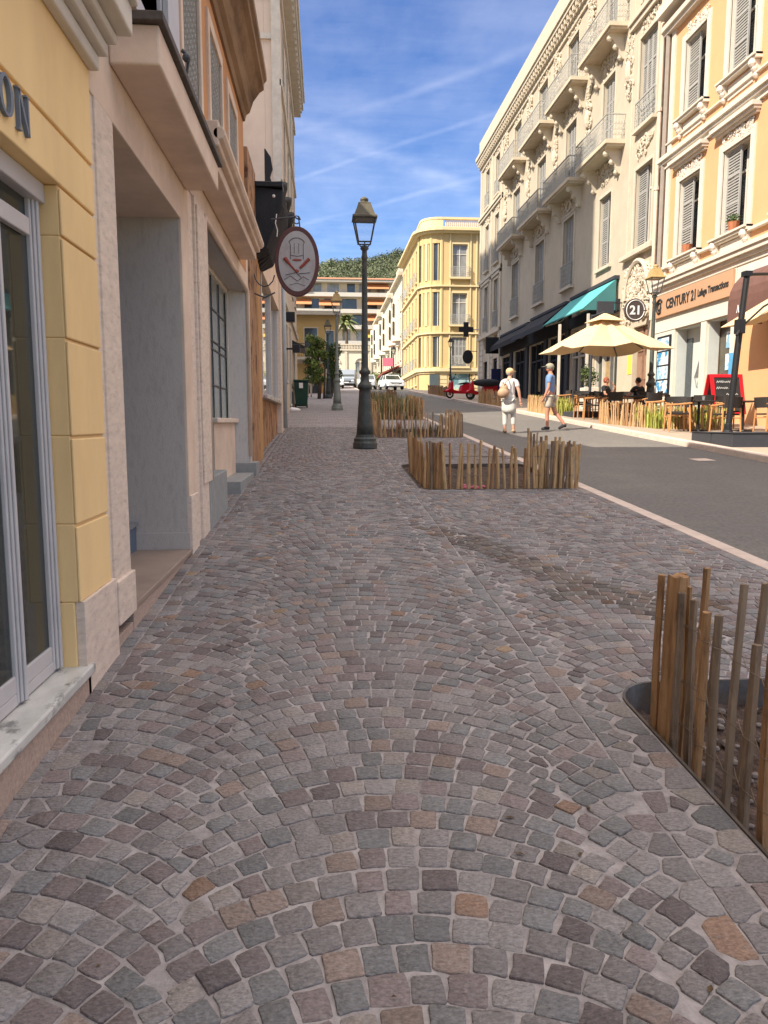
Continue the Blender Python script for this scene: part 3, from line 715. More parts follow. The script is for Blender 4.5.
# first-floor wall, windows, ironwork
h1 = [(4.55, 5.45, 3.85, 5.25), (6.3, 7.15, 4.05, 5.25), (7.75, 8.6, 4.05, 5.25), (9.2, 10.0, 4.05, 5.25)]
wall(L, 3.84, 11.0, 3.56, 5.62, h1, .22).build('upper_wall', 'orangewall', sb)
for i, h in enumerate(h1):
    mb = MB(); L.box(mb, h[0]-.09, h[0], -.2, .03, h[2]-.03, h[3]+.12); L.box(mb, h[1], h[1]+.09, -.2, .03, h[2]-.03, h[3]+.12); L.box(mb, h[0], h[1], -.2, .03, h[3], h[3]+.12)
    L.box(mb, h[0]-.13, h[1]+.13, -.2, .075, h[2]-.11, h[2])
    f_ = mb.build('window', 'beige' if i else 'blueframe', sb, bevel=.008)
    mb = MB(); L.box(mb, h[0], h[1], -.2, -.17, h[2], h[3]); mb.build('pane', 'pane', f_)
    if i:
        mb = MB()
        a = h[0]+.03
        while a < h[1]-.02: L.box(mb, a, a+.012, -.01, .002, h[2], h[3]); a += .085
        zz = h[2]+.05
        while zz < h[3]:
            a = h[0]+.07
            while a < h[1]-.04:
                mb.tube([L.p(a+.036*math.cos(t*1.05), .0, zz+.036*math.sin(t*1.05)) for t in range(6)], .008, 4); a += .085
            zz += .085
        mb.build('iron_grille', mat('pale_ironwork', (.36, .34, .31), .6, .1, 8, 0), f_)
    else:
        mb = MB(); L.box(mb, h[0]-.42, h[0]-.02, .035, .07, h[2], h[3]); L.box(mb, h[1]+.02, h[1]+.42, .035, .07, h[2], h[3])
        mb.build('shutter', 'blueframe', f_)
        mb = MB(); mb.tube([L.p(5.7, .03, 3.95), L.p(5.72, .14, 3.93), L.p(5.70, .16, 4.02), L.p(5.66, .12, 4.05)], .014, 6); mb.ball(L.p(5.66, .15, 4.0), .03)
        mb.build('shutter_catch', 'iron', f_)
# cove eaves
prof = [(-.02, 5.60), (.03, 5.60), (.05, 5.68), (.10, 5.72), (.15, 5.86), (.24, 5.98), (.30, 6.02), (.30, 6.10), (.34, 6.14), (.34, 6.24), (-.02, 6.24)]
mb = MB(); mb.prism(prof, lambda p, d: L.p(d, p[0], p[1]), 3.84, 11.0); mb.build('eaves', mat('stained_eaves', (.30, .19, .11), .85, .25, 3, .3, 40, c2=(.13, .075, .045), c2s=2.5, stretch=(1, .25, 1)), sb, bevel=.006)
# roof mass rising behind the facade
mb = MB(); mb.prism([(-.35, 6.25), (-1.6, 6.25), (-1.6, -.4), (-8, -.4), (-8, 12.0), (-1.1, 12.0), (-1.1, 7.2), (-.35, 6.3)], lambda p, d: L.p(d, p[0], p[1]), -7, 8.7)
mb.build('roof', 'roof', sb)
mb = MB(); L.box(mb, 8.72, 11.0, -8, -.75, -.3, 9.2); L.box(mb, 8.72, 11.0, -.75, -.36, 3.8, 6.2); mb.build('rear_wing', 'beige', sb)
# --- rusty pilaster building
rb = empty('rusty_pilaster_shopfront', (-1.1, 14, gz(14)), 'low shopfront with rust-stained pilaster, yellow strip and red timber door, beyond the beige building', 'building')
mb = MB(); L.box(mb, 11.35, 12.6, -.5, .02, .5, 5.4); mb.build('pilaster', 'brownstone', rb, bevel=.01)
mb = MB(); L.box(mb, 12.6, 13.4, -.5, .0, .5, 5.4); mb.build('pilaster', mat('ochre_strip', (.50, .28, .11), .8, .15, 4, .2, 50), rb, bevel=.01)
mb = MB(); L.box(mb, 13.4, 14.3, -.5, -.12, .9, 3.6); mb.build('door', 'redwood', rb, bevel=.01)
mb = MB(); L.box(mb, 13.4, 20.0, -.5, -.02, 4.2, 5.2); L.box(mb, 13.4, 24.0, -6, -.3, 5.2, 5.3); mb.build('fascia', 'beige', rb)
mb = MB(); L.box(mb, 14.3, 19.0, -.3, -.10, .9, 1.9); mb.build('stall_riser', 'brownstone', rb, bevel=.01)
mb = MB(); L.box(mb, 14.3, 19.0, -.3, .02, 1.9, 1.98); mb.build('window_sill', 'marble', rb, bevel=.01)
mb = MB(); L.box(mb, 14.3, 19.0, -.14, -.12, 1.98, 4.2); gg = mb.build('shop_window', mat('mirror_glass', (.45, .45, .42), .03, .1, 2, 0, metal=.85), rb)
mb = MB()
for a in (14.3, 16.6, 18.9): L.box(mb, a, a+.14, -.12, -.06, 1.98, 4.2)
mb.build('frame', 'blueframe', gg)
mb = MB(); L.box(mb, 19.0, 20.0, -.5, .02, .9, 5.2); mb.build('end_pier', 'travertine', rb, bevel=.01)
mb = MB(); L.box(mb, 11.36, 24.0, -9, -1.4, -.2, 9.2); mb.build('rear_wing', 'beige', rb)
mb = MB(); mb.tube([L.p(19.5, .08, 1.3), L.p(19.5, .08, 5.1)], .05, 8); mb.build('drainpipe', mat('zinc_pipe', (.35, .38, .40), .5, .1, 5, 0), rb, smooth=True)
# --- black awning & pink sign over it
aw = empty('black_shop_awning', (-1.0, 12.6, 4.2), 'black fabric awning bundled against the wall above the oval hanging sign', 'awning')
mb = MB()
for k in range(9):
    a = 12.5+k*.17; w_ = .05+.03*math.sin(k*2.1)
    mb.prism([(0.0, 4.1+.05*math.sin(k)), (.20, 4.25), (.46, 4.9), (.48, 5.15), (.0, 5.2)], lambda p, d: L.p(d, p[0]+.02*math.sin(d*20), p[1]), a, a+.165)
mb.build('folded_cloth', 'blackcloth', aw, bevel=.02)
mb = MB(); L.box(mb, 12.44, 14.1, -.02, .46, 5.18, 5.26); mb.build('awning_cassette', 'black', aw, bevel=.01)
mb = MB(); mb.ball(L.p(12.40, .32, 5.02), .025); mb.build('spot', 'signwhite', aw)
mb = MB(); mb.tube([L.p(12.42, .36, 4.75), L.p(12.40, .34, 4.6), L.p(12.42, .37, 4.5), L.p(12.40, .36, 4.4)], .008, 5); mb.build('loose_cable', 'signwhite', aw)
sg = empty('pink_lettered_sign', (-1.0, 14.6, 5.3), 'narrow black scroll sign with pink lettering mounted above the black awning', 'sign')
mb = MB()
bp = [(.02, 5.35), (.28, 5.35), (.22, 5.7), (.12, 6.0), (.17, 6.15), (.14, 6.35), (.04, 6.5), (.02, 6.5)]
mb.prism(bp, lambda p, d: L.p(d, p[0], p[1]), 14.6, 14.68); mb.build('scroll_board', 'black', sg, bevel=.01)
mb = MB(); mb.prism([(.08, 5.4), (.24, 5.4), (.18, 5.65), (.10, 5.9)], lambda p, d: L.p(d, p[0], p[1]), 14.585, 14.598); mb.build('pink_panel', 'pink', sg)
# --- oval hanging sign
ov = empty('oval_hanging_sign', (-.45, 12.0, 3.9), 'oval white sign with dark red rim, chef hat and crossed red spoons', 'sign')
cy_, cx_, cz_ = 12.0, -.41, 3.93; rx_, rz_ = .345, .53
def ell(sx, sz, n=40): return [(cx_+sx*math.cos(2*math.pi*k/n), cz_+sz*math.sin(2*math.pi*k/n)) for k in range(n)]
Fy = lambda p, d: (p[0], d, p[1])
mb = MB(); mb.prism(ell(rx_, rz_), Fy, cy_-.035, cy_+.035); mb.build('rim', 'signrim', ov, bevel=.012)
mb = MB(); mb.prism(ell(rx_-.06, rz_-.075), Fy, cy_-.042, cy_+.042); face = mb.build('face', 'signface', ov)
mb = MB()
def st(pts, w_=.009, y=cy_-.044): mb.tube([(cx_+a, y, cz_+b) for a, b in pts], w_, 5)
st([(-.10, .03), (-.10, .25), (-.12, .29), (-.08, .33), (-.03, .35), (.03, .35), (.08, .33), (.12, .29), (.10, .25), (.10, .03)], .006)
st([(-.10, .09), (0, .075), (.10, .09)], .005); st([(-.04, .12), (-.04, .27)], .004); st([(.03, .12), (.03, .27)], .004)
st([(.02, -.19), (.20, -.17)], .006); st([(-.18, -.21), (-.02, -.17), (.06, -.24)], .006); st([(-.20, -.28), (-.10, -.22), (.0, -.3), (.1, -.23), (.18, -.28)], .005)
st([(-.12, -.36), (0, -.33), (.12, -.37)], .004)
mb.build('line_drawing', 'greyink', face)
mb = MB()
def st2(pts, rs): mb.tube([(cx_+a, cy_-.046, cz_+b) for a, b in pts], rs, 8)
st2([(-.19, .05), (-.16, .01), (-.10, -.06), (-.01, -.16)], [.028, .03, .016, .013]); st2([(.19, .04), (.12, -.03), (.05, -.10)], [.024, .024, .02]); mb.ball((cx_, cy_-.046, cz_-.15), (.028, .01, .03)); mb.ball((cx_, cy_-.046, cz_+.02), (.075, .008, .018))
mb.build('spoons', 'redbrown', face)
mb = MB()
mb.tube([L.p(12, .3, 4.56), (cx_-.03, 12, 4.60), (cx_+.05, 12, 4.56)], .012, 6)
for s_ in (-1, 1):
    mb.tube([(cx_+s_*.03, 12, 4.62), (cx_+s_*.05, 12, 4.45)], .010, 6)
mb.tube([(cx_+.06*math.cos(t*.8), 12, 4.56+.06*math.sin(t*.8)) for t in range(8)], .009, 5)
mb.tube([L.p(12, .0, 3.45), L.p(12, .18, 3.38), L.p(12, .34, 3.46)], .012, 6)
mb.tube([L.p(12, .02+.16*(1-math.cos(t*.5)), 3.75-.2*math.sin(t*.5)) for t in range(7)], .010, 5)
mb.build('bracket', 'iron', ov)
# --- tall cream building
tb = empty('tall_cream_building', (-1.4, 33, gz(33)), 'tall cream building with banded side wall and bracketed cornice behind the low left shops', 'building')
T = Fr('L', -1.4)
mb = MB()
holesT = [(27.6, 28.5, 3.0, 5.0), (30.2, 31.2, 2.2, 5.2), (34.2, 35.2, 2.3, 5.0)]
for z0 in (7.0, 10.2, 13.2):
    for a in (28.0, 30.8, 33.6, 36.4): holesT.append((a, a+1.0, z0, z0+2.0))
wall(T, 26.5, 39.0, 1.2, 16.4, holesT, .25, mb)
mb.box(-8, -1.905, 26.5, 39, 1.2, 16.4); mb.box(-1.65, -1.402, 26.5, 26.75, 1.2, 16.4)
mb.build('wall', mat('pale_cream_render', (.66, .53, .42), .9, .06, .8, .15, 40, c2=(.58, .46, .36), c2s=.7), tb)
mb = MB()
for z in (14.05, 15.35): mb.box(-8, -1.66, 26.42, 26.5, z, z+.18)
mb.box(-1.66, -1.36, 26.40, 26.5, 1.2, 16.4)
for z in (5.6, 9.4, 12.6, 15.6): T.box(mb, 26.4, 39.05, 0, .08, z, z+.2)
mb.build('string_course', 'trimgrey', tb)
mb = MB()
mb.box(-8, -.92, 26.1, 39.0, 16.75, 17.15); mb.box(-8, -1.05, 26.2, 38.9, 16.4, 16.75); mb.box(-8, -.85, 26.05, 39.1, 17.15, 17.5)
a = 26.3
while a < 38.8: T.box(mb, a, a+.22, 0, .42, 16.45, 16.74); a += .5
mb.build('cornice', 'trimgrey', tb)
for h in holesT:
    mb = MB(); T.box(mb, h[0]-.1, h[1]+.1, -.22, .06, h[2]-.12, h[2]); T.box(mb, h[0]-.1, h[0], -.22, .04, h[2], h[3]+.1); T.box(mb, h[1], h[1]+.1, -.22, .04, h[2], h[3]+.1); T.box(mb, h[0], h[1], -.22, .04, h[3], h[3]+.1)
    f_ = mb.build('window', 'trimgrey', tb); mb = MB(); T.box(mb, h[0], h[1], -.24, -.18, h[2], h[3]); mb.build('pane', 'pane', f_)
for k, (y, z) in enumerate(((21.4, 7.95), (24.0, 8.3), (26.2, 8.45))):
    pl = empty('wall_spotlight', (-1.6, y, z), ('topmost', 'middle', 'lowest')[k]+' black conical spotlight on an arm above the oval hanging sign', 'lamp', 'wall spotlights on the tall building')
    mb = MB(); mb.tube([(-2.2, y, z), (-1.05, y, z)], .02, 6); mb.build('arm', 'black', pl)
    mb = MB(); mb.lathe([(.20, 0), (.19, -.15), (.08, -.5), (.02, -.6)], (-1.15, y, z), 10); mb.build('shade', 'black', pl, smooth=True)
pl = empty('door_canopy', (-1.3, 34.0, 4.9), 'dark sloping canopy over a doorway on the far left wall', 'canopy')
mb = MB(); mb.prism([(0, 5.0), (.55, 4.75), (.55, 4.65), (0, 4.7)], lambda p, d: T.p(d, p[0], p[1]), 33.2, 35.6); mb.build('canopy_roof', 'black', pl)
for y, z, lb in ((22.5, 4.4, 'upper'), (26.8, 3.9, 'lower')):
    mb = MB(); mb.box(-1.12, -.86, y, y+.3, z, z+.28); mb.box(-1.4, -1.12, y+.1, y+.2, z+.1, z+.16)
    tag(mb.build('wall_box', 'black', bevel=.02), lb+' small black box fixed to the wall under the oval sign', 'box')
# unseen taller block behind the low shops (it casts the long shadow on the cream facade)
mb = MB(); mb.box(-32, -14, 16.9, 47, .3, 43.4)
for z in range(3, 43, 3): mb.box(-14, -13.6, 17.5, 46.5, z, z+.2)
tag(mb.build('tower_block', 'towerwall'), 'tall plain apartment tower standing behind the low left-hand shops', 'building')
# --- far left house with balcony
fh = empty('ochre_corner_house', (-1.5, 60, gz(60)), 'low ochre house with one balcony closing the pavement behind the leafy tree', 'building')
G = Fr('F', 60.0)
hf = [(-1.55, -.55, 6.6, 8.8), (-1.3, -.3, 3.7, 5.9), (.15, .75, 6.8, 8.6), (.2, .8, 3.7, 5.9)]
mb = wall(G, -7, 1.1, 3.4, 9.8, hf, .25); mb.box(-7, 1.1, 60.26, 70, 3.4, 9.8); mb.build('wall', mat('ochre_render', (.55, .36, .14), .9, .08, 1, .1, 30), fh)
mb = MB(); mb.box(-7.2, 1.3, 59.6, 70.2, 9.8, 10.1); mb.box(-7, 1.12, 59.9, 60, 6.05, 6.3); mb.build('cornice', 'trim', fh)
for i, h in enumerate(hf):
    mb = MB(); G.box(mb, h[0]-.08, h[0], -.2, .03, h[2], h[3]+.08); G.box(mb, h[1], h[1]+.08, -.2, .03, h[2], h[3]+.08); G.box(mb, h[0], h[1], -.2, .03, h[3], h[3]+.08)
    f_ = mb.build('window' if i != 1 else 'door', 'trim' if i != 1 else 'redwood', fh); mb = MB(); G.box(mb, h[0], h[1], -.22, -.15, h[2], h[3]); mb.build('pane', 'pane', f_)
mb = MB(); G.box(mb, -2.2, -.2, 0, .9, 6.3, 6.5); bb = mb.build('balcony', 'trim', fh)
mb = MB(); G.box(mb, -2.2, -.2, .86, .9, 7.5, 7.55)
a = -2.18
while a < -.2: G.box(mb, a, a+.03, .86, .89, 6.5, 7.5); a += .13
mb.build('railing', 'iron', bb)
# bins, planters, bag
bn = empty('wheelie_bin', (-1.0, 33.5, gz(33.5)), 'dark green wheeled bin with a white sticker standing on the left pavement', 'bin')
z0 = gz(33.5)
mb = MB(); mb.add([(-1.28, 33.2, z0+.08), (-.78, 33.2, z0+.08), (-.78, 33.8, z0+.08), (-1.28, 33.8, z0+.08), (-1.34, 33.1, z0+1.12), (-.72, 33.1, z0+1.12), (-.72, 33.9, z0+1.12), (-1.34, 33.9, z0+1.12)], [(0, 3, 2, 1), (4, 5, 6, 7), (0, 1, 5, 4), (1, 2, 6, 5), (2, 3, 7, 6), (3, 0, 4, 7)])
mb.build('body', 'greenbin', bn, bevel=.03)
mb = MB(); mb.box(-1.37, -.69, 33.05, 33.92, z0+1.13, z0+1.22); mb.build('lid', 'greenbin', bn, bevel=.03)
mb = MB(); mb.box(-1.12, -.95, 33.06, 33.10, z0+.85, z0+1.08); mb.build('sticker', 'signwhite', bn)
for s_ in (-1.3, -.8):
    mb = MB(); mb.tube([(s_-.03, 33.8, z0+.1), (s_+.03, 33.8, z0+.1)], .1, 12); mb.build('wheel', 'rubber', bn)
for x0, x1, y, h, lb in ((-1.95, -1.55, 29.5, 1.05, 'tall charcoal box planter with a small shrub beside the left wall'), (-1.58, -1.32, 31.5, .75, 'low charcoal box planter with a seedling next to the green bin')):
    pt = empty('box_planter', ((x0+x1)/2, y, gz(y)), lb, 'planter'); z0 = gz(y)
    mb = MB()
    mb.box(x0, x1, y, y+.5, z0, z0+h); mb.build('box', 'charcoal', pt, bevel=.01)
    foliage('foliage', pt, [(((x0+x1)/2, y+.25, z0+h+.18), (.15, .15, .22))], 160, .04, LG)
mb = MB(); z0 = gz(30.4)
mb.ball((-1.35, 30.4, z0+.04), (.38, .3, .12), 12, 8)
tag(mb.build('plastic_bag', 'bag', smooth=True), 'white plastic bag lying flat on the pavement by the left wall', 'bag')
mb = MB()
# ------------------------------------------------------------------ RIGHT SIDE facades
Q = Fr('R', 12.2)
def win(parent, fr, h, trim='trim', surround=.14, leaves=2, shut='shutter', closed=True, sill=True, depth=.28, pane='pane', mull=1, openleaf=False):
    a0, a1, z0, z1 = h
    mb = MB(); s_ = surround
    fr.box(mb, a0-s_, a0, -.02, .05, z0, z1+s_); fr.box(mb, a1, a1+s_, -.02, .05, z0, z1+s_); fr.box(mb, a0, a1, -.02, .05, z1, z1+s_)
    if sill: fr.box(mb, a0-s_-.06, a1+s_+.06, -.02, .14, z0-.13, z0)
    f_ = mb.build('window', trim, parent)
    mb = MB(); fr.box(mb, a0, a1, -depth, -depth+.02, z0, z1); mb.build('pane', pane, f_)
    mb = MB(); d0, d1 = -depth+.02, -depth+.07
    for a in (a0, a1-.07, (a0+a1)/2-.04): fr.box(mb, a, a+.08, d0, d1, z0, z1)
    for z in (z0, z1-.08, z0+(z1-z0)*.70): fr.box(mb, a0, a1, d0, d1-.005, z, z+.07)
    mb.build('frame', 'whitetrim', f_)
    if depth > .35:
        mb = MB(); fr.box(mb, a1-.025, a1, -depth+.03, -.021, z0, z1); fr.box(mb, a0, a0+.025, -depth+.03, -.021, z0, z1); fr.box(mb, a0+.025, a1-.025, -depth+.03, -.021, z1-.025, z1); mb.build('reveal', 'whitetrim', f_)
    def leaf(x0, x1, o0):
        mb = MB(); fr.box(mb, x0, x0+.06, o0, o0+.05, z0+.02, z1-.02); fr.box(mb, x1-.06, x1, o0, o0+.05, z0+.02, z1-.02)
        for z in (z0+.02, z0+(z1-z0)*.36, z0+(z1-z0)*.68, z1-.10): fr.box(mb, x0+.06, x1-.06, o0, o0+.05, z, z+.08)
        z = z0+.1
        while z < z1-.1: fr.box(mb, x0+.06, x1-.06, o0+.008, o0+.035, z, z+.045); z += .085
        mb.build('shutter', shut, f_)
    if closed:
        w2 = (a1-a0)/4
        for k in range(4): leaf(a0+k*w2+.004, a0+(k+1)*w2-.004, -.17)
    elif openleaf:
        # folded shutter against the far reveal and half-way shut
        leaf(a1-(a1-a0)*.52, a1-.02, -.16)
    return f_
def rail(parent, fr, a0, a1, o, z0, z1, ends=True, name='railing', matl='railing', o_in=0):
    mb = MB()
    fr.box(mb, a0, a1, o-.03, o+.02, z1-.045, z1); fr.box(mb, a0, a1, o-.02, o+.01, z0+.05, z0+.085); fr.box(mb, a0, a1, o-.015, o+.005, z1-.2, z1-.175)
    def run(pf, L_):
        n = max(2, round(L_/.135))
        for k in range(n+1):
            a = L_*k/n; p0 = pf(a, z0); p1 = pf(a, z1); mb.tube([p0, p1], .011, 4, cap=False)
            if k < n:
                c = a+L_/n/2
                for zc_, r in ((z0+(z1-z0)*.22, .052), (z0+(z1-z0)*.42, .045), (z0+(z1-z0)*.64, .052)):
                    mb.tube([pf(c+r*math.cos(t*1.05+k), zc_+r*math.sin(t*1.05+k)) for t in range(6)], .010, 3, cap=False)
    run(lambda a, z: fr.p(a0+a, o, z), a1-a0)
    if ends:
        for e in (a0, a1):
            fr.box(mb, e-.02, e+.02, o_in, o, z1-.045, z1); run(lambda a, z: fr.p(e, o_in+a, z), o-o_in)
    return mb.build(name, matl, parent)
def corbel(mb, fr, a, z1, d, h, w_=.22):
    pr = [(0, 0), (d, 0), (d*.97, -.12*h), (d*.75, -.22*h), (d*.55, -.45*h), (d*.34, -.62*h), (d*.26, -.85*h), (.06, -h), (0, -h)]
    mb.prism(pr, lambda p, q: fr.p(q, p[0], z1+p[1]), a-w_/2, a+w_/2)
    for o_, zz, r in ((d*.85, -.16*h, .14), (d*.5, -.5*h, .12), (d*.2, -.92*h, .11)): mb.ball(fr.p(a, o_, z1+zz), (r, r*.9, r), 7, 5)
# --- cream building
cb = empty('cream_belle_epoque_building', (12.2, 44, gz(44)), 'long cream building with stacked iron balconies, stucco garlands and grey shutters across the road', 'building')
COLS = [(28.6, .78), (32.5, .68), (37.4, .8), (42.4, .85), (47.8, .85), (53.2, .62), (56.4, .62)]
holes = []; wins = []
for i, (a, hw) in enumerate(COLS):
    top1 = 11.15 if i < 2 else 11.5
    for r_, (z0, z1) in enumerate(((8.15, top1), (12.65 if i in (0, 5, 6) else 12.85, 15.95), (17.25, 19.9))):
        h = (a-hw, a+hw, z0, z1); holes.append(h); wins.append((i, r_, h))
for a in (53.2, 56.4): holes.append((a-.6, a+.6, 6.9, 7.7))
door_h = (27.75, 29.05, 1.8, 5.15); holes.append(door_h)
shops = [(30.6, 33.4, 1.9, 5.9), (33.8, 36.6, 1.95, 5.9), (37.3, 40.2, 2.1, 5.9), (40.9, 44.0, 2.3, 5.9), (44.6, 47.6, 2.5, 5.9), (48.6, 51.0, 2.8, 5.8), (52.6, 53.9, 3.2, 6.0), (55.8, 57.1, 3.4, 6.0)]
holes += shops
mb = wall(Q, 27.2, 58.8, 0, 20.6, holes, .28); mb.box(12.73, 26, 27.2, 58.8, 0, 20.6)
mb.build('wall', 'cream', cb)
mb = MB()
for o_, z0, z1 in ((.10, 20.35, 20.62), (.22, 20.62, 20.8), (.40, 21.0, 21.2), (.48, 21.2, 21.45), (.38, 21.45, 21.6), (.2, 21.6, 22.6)):
    Q.box(mb, 27.15, 58.8+o_*.3, -.3, o_, z0, z1)
Q.box(mb, 27.15, 58.9, -.3, .25, 20.8, 21.0)
a = 27.4
while a < 58.6: Q.box(mb, a, a+.16, .2, .36, 20.74, 21.0); a += .42
mb.build('cornice', 'trim', cb)
mb = MB(); mb.box(12.4, 26, 27.3, 58.7, 20.6, 21.6); mb.build('roof', 'roof', cb)
mb = MB()
for z, o_ in ((16.55, .16), (16.75, .24)):
    Q.box(mb, 27.2, 30.2, 0, o_, z, z+.18); Q.box(mb, 51.6, 58.85, 0, o_, z, z+.18)
Q.box(mb, 51.6, 58.85, 0, .14, 12.0, 12.25); Q.box(mb, 51.6, 58.85, 0, .2, 7.75, 8.0); Q.box(mb, 51.6, 58.85, 0, .1, 11.75, 11.95)
for a in (51.6, 54.6, 58.3): Q.box(mb, a, a+.42, 0, .10, 3.0, 20.3)
for a in (27.25, 29.9): Q.box(mb, a, a+.12, 0, .05, 8.0, 20.3)
mb.build('string_course', 'trim', cb)
mb = MB()
z = 3.2
while z < 7.6:
    for a0, a1 in ((51.3, 52.4), (54.1, 55.6), (57.3, 58.8)): Q.box(mb, a0, a1, 0, .05, z, z+.36)
    z += .42
mb.build('rustication', 'trimgrey', cb)
for i, r_, h in wins:
    opn = (i in (0, 1) and r_ == 0) or (r_ == 2 and i in (1, 2, 3, 5, 6))
    f_ = win(cb, Q, h, 'trim', closed=not opn, openleaf=opn, sill=(r_ == 0 and i < 2))
    if r_ == 0 and i >= 2 or (i == 0 and r_ == 1) or i >= 5:
        rail(f_, Q, h[0]-.05, h[1]+.05, .12, h[2]-.02, h[2]+(1.0 if r_ else 1.15), ends=True)
        mb = MB(); Q.box(mb, h[0]-.15, h[1]+.15, 0, .2, h[2]-.14, h[2]-.02); mb.build('sill', 'trim', f_)
    mb = MB(); a = (h[0]+h[1])/2
    if r_ == 1: relief(mb, Q, h[0]-.1, h[1]+.1, h[3]+.15, h[3]+.6, 26, .09)
    elif r_ == 0 and 2 <= i <= 4:
        Q.box(mb, h[0]-.2, h[1]+.2, 0, .08, h[3]+.14, h[3]+.24)
        mb.tube([Q.p(a+.32*math.cos(t*.5), .06, h[3]+.58+.22*math.sin(t*.5)) for t in range(14)], .06, 6); relief(mb, Q, h[0], h[1], h[3]+.3, h[3]+.8, 14, .08)
    elif r_ == 0 and i < 2: relief(mb, Q, h[0]+.1, h[1]-.1, h[3]+.45, h[3]+1.05, 30, .10)
    elif r_ == 2: relief(mb, Q, h[0]-.2, h[1]+.2, h[3]+.08, h[3]+.4, 22, .08)
    if mb.v: mb.build('stucco_ornament', 'trim', f_)
# garlands between the balconied bays
mb = MB()
for a in (30.3, 34.95, 39.9, 45.1, 50.8):
    relief(mb, Q, a-.28, a+.28, 14.2, 16.6, 60, .11, .12); relief(mb, Q, a-.45, a+.45, 18.2, 20.3, 75, .13, .14)
    mb.ball(Q.p(a, .1, 15.2), (.14, .16, .42), 8, 6)
mb.build('stucco_garland', 'trim', cb)
mb = MB(); relief(mb, Q, 27.6, 30.0, 5.4, 7.5, 230, .12, .12)
mb.tube([Q.p(28.75+1.1*math.cos(math.pi*t/14), .08, 6.3+1.35*math.sin(math.pi*t/14)) for t in range(15)], .10, 6)
Q.box(mb, 27.3, 30.25, 0, .25, 7.88, 8.05); mb.build('door_arch_relief', 'trim', cb)
mb = MB(); Q.box(mb, 27.75, 29.05, -.27, -.2, 1.8, 5.15); dd = mb.build('entrance_door', mat('carved_brown_door', (.22, .12, .08), .6, .15, 6, .2, 30), cb)
mb = MB()
for a in (27.85, 28.5):
    for z in (2.0, 3.1, 4.2): Q.box(mb, a, a+.45, -.2, -.16, z, z+.9)
mb.build('door_panel', mat('carved_brown_panel', (.30, .18, .12), .6, .15, 6, .2, 30), dd)
mb = MB(); Q.box(mb, 29.1, 29.5, .0, .02, 3.35, 4.1); mb.build('yellow_notice', 'posteryellow', cb)
# balconies
for k, (b0, b1) in enumerate(((30.6, 34.35), (35.3, 39.4), (40.3, 44.6), (45.8, 49.8))):
    for z in (12.55, 16.98):
        mb = MB(); Q.box(mb, b0, b1, 0, .82, z+.08, z+.24); Q.box(mb, b0+.08, b1-.08, 0, .74, z, z+.085)
        bl = mb.build('balcony', mat('balcony_stone', (.60, .50, .37), .85, .1, 2, .2, 50), cb)
        rail(bl, Q, b0+.03, b1-.03, .79, z+.24, z+1.22)
        mb = MB()
        for a in (b0+.55, b1-.55): corbel(mb, Q, a, z, .68, .95)
        relief(mb, Q, b0+.7, b1-.7, z-.5, z-.05, 26, .09); mb.build('corbel', 'trim', bl)
        if z > 16:
            mb = MB()
            for _ in range(3):
                a = random.uniform(b0+.4, b1-.4); mb.lathe([(.09, 0), (.13, .24)], Q.p(a, .62, z+.24), 8)
            mb.build('flower_pot', 'terracotta', bl)
for k in range(3):
    rail(cb, Q, (34.38, 39.43, 44.63)[k], (35.27, 40.27, 45.77)[k], .35, 12.79, 13.77, ends=False, name='link_railing')
# downpipe
mb = MB(); mb.tube([Q.p(27.22, .12, 5.2), Q.p(27.22, .12, 20.4)], .075, 8)
for z in (7, 9.8, 12.5, 15.5, 18): mb.lathe([(.1, 0), (.1, .12)], Q.p(27.22, .12, z), 8)
mb.build('downpipe', 'beige', cb, smooth=False)
mb = MB(); mb.tube([Q.p(26.78, .1, 6.8), Q.p(26.78, .1, 15.0)], .09, 8); mb.build('downpipe', mat('zinc_downpipe', (.30, .25, .21), .6, .1, 5, 0), cb)
# shopfronts
for i, h in enumerate(shops):
    mb = MB(); Q.box(mb, h[0], h[1], -.26, -.24, h[2], h[3]); g_ = mb.build('shop_window', 'glassdark' if i < 6 else 'pane', cb)
    mb = MB(); n = 3 if h[1]-h[0] > 2 else 1
    for k in range(n+1):
        a = h[0]+(h[1]-h[0]-.1)*k/n; Q.box(mb, a, a+.1, -.24, -.08, h[2], h[3])
    Q.box(mb, h[0], h[1], -.24, -.1, h[2]+2.6, h[2]+2.7); Q.box(mb, h[0], h[1], -.24, -.12, h[2], h[2]+.45)
    mb.build('frame', 'charcoal' if i not in (0, 1) else 'trimgrey', g_)
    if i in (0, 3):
        mb = MB(); Q.box(mb, h[0]+1.1, h[0]+2.0, -.23, -.20, h[2]+.9, h[2]+2.2); mb.build('poster' if i == 0 else 'reflection_panel', mat('amber_reflection_panel', (.36, .25, .12), .4, .25, 3, 0), g_)  # amber reflection in the glass, painted as a flat panel
mb = MB(); Q.box(mb, 36.6, 51.2, .0, .16, 5.95, 7.0); Q.box(mb, 30.5, 36.6, 0, .12, 6.0, 6.5); mb.build('dark_fascia', 'blackcloth', cb)
mb = MB()
for a in (36.7, 40.4, 44.2, 48.0): Q.box(mb, a, a+.5, 0, .12, gz(a)+.1, 5.95)
mb.build('dark_pier', 'charcoal', cb)
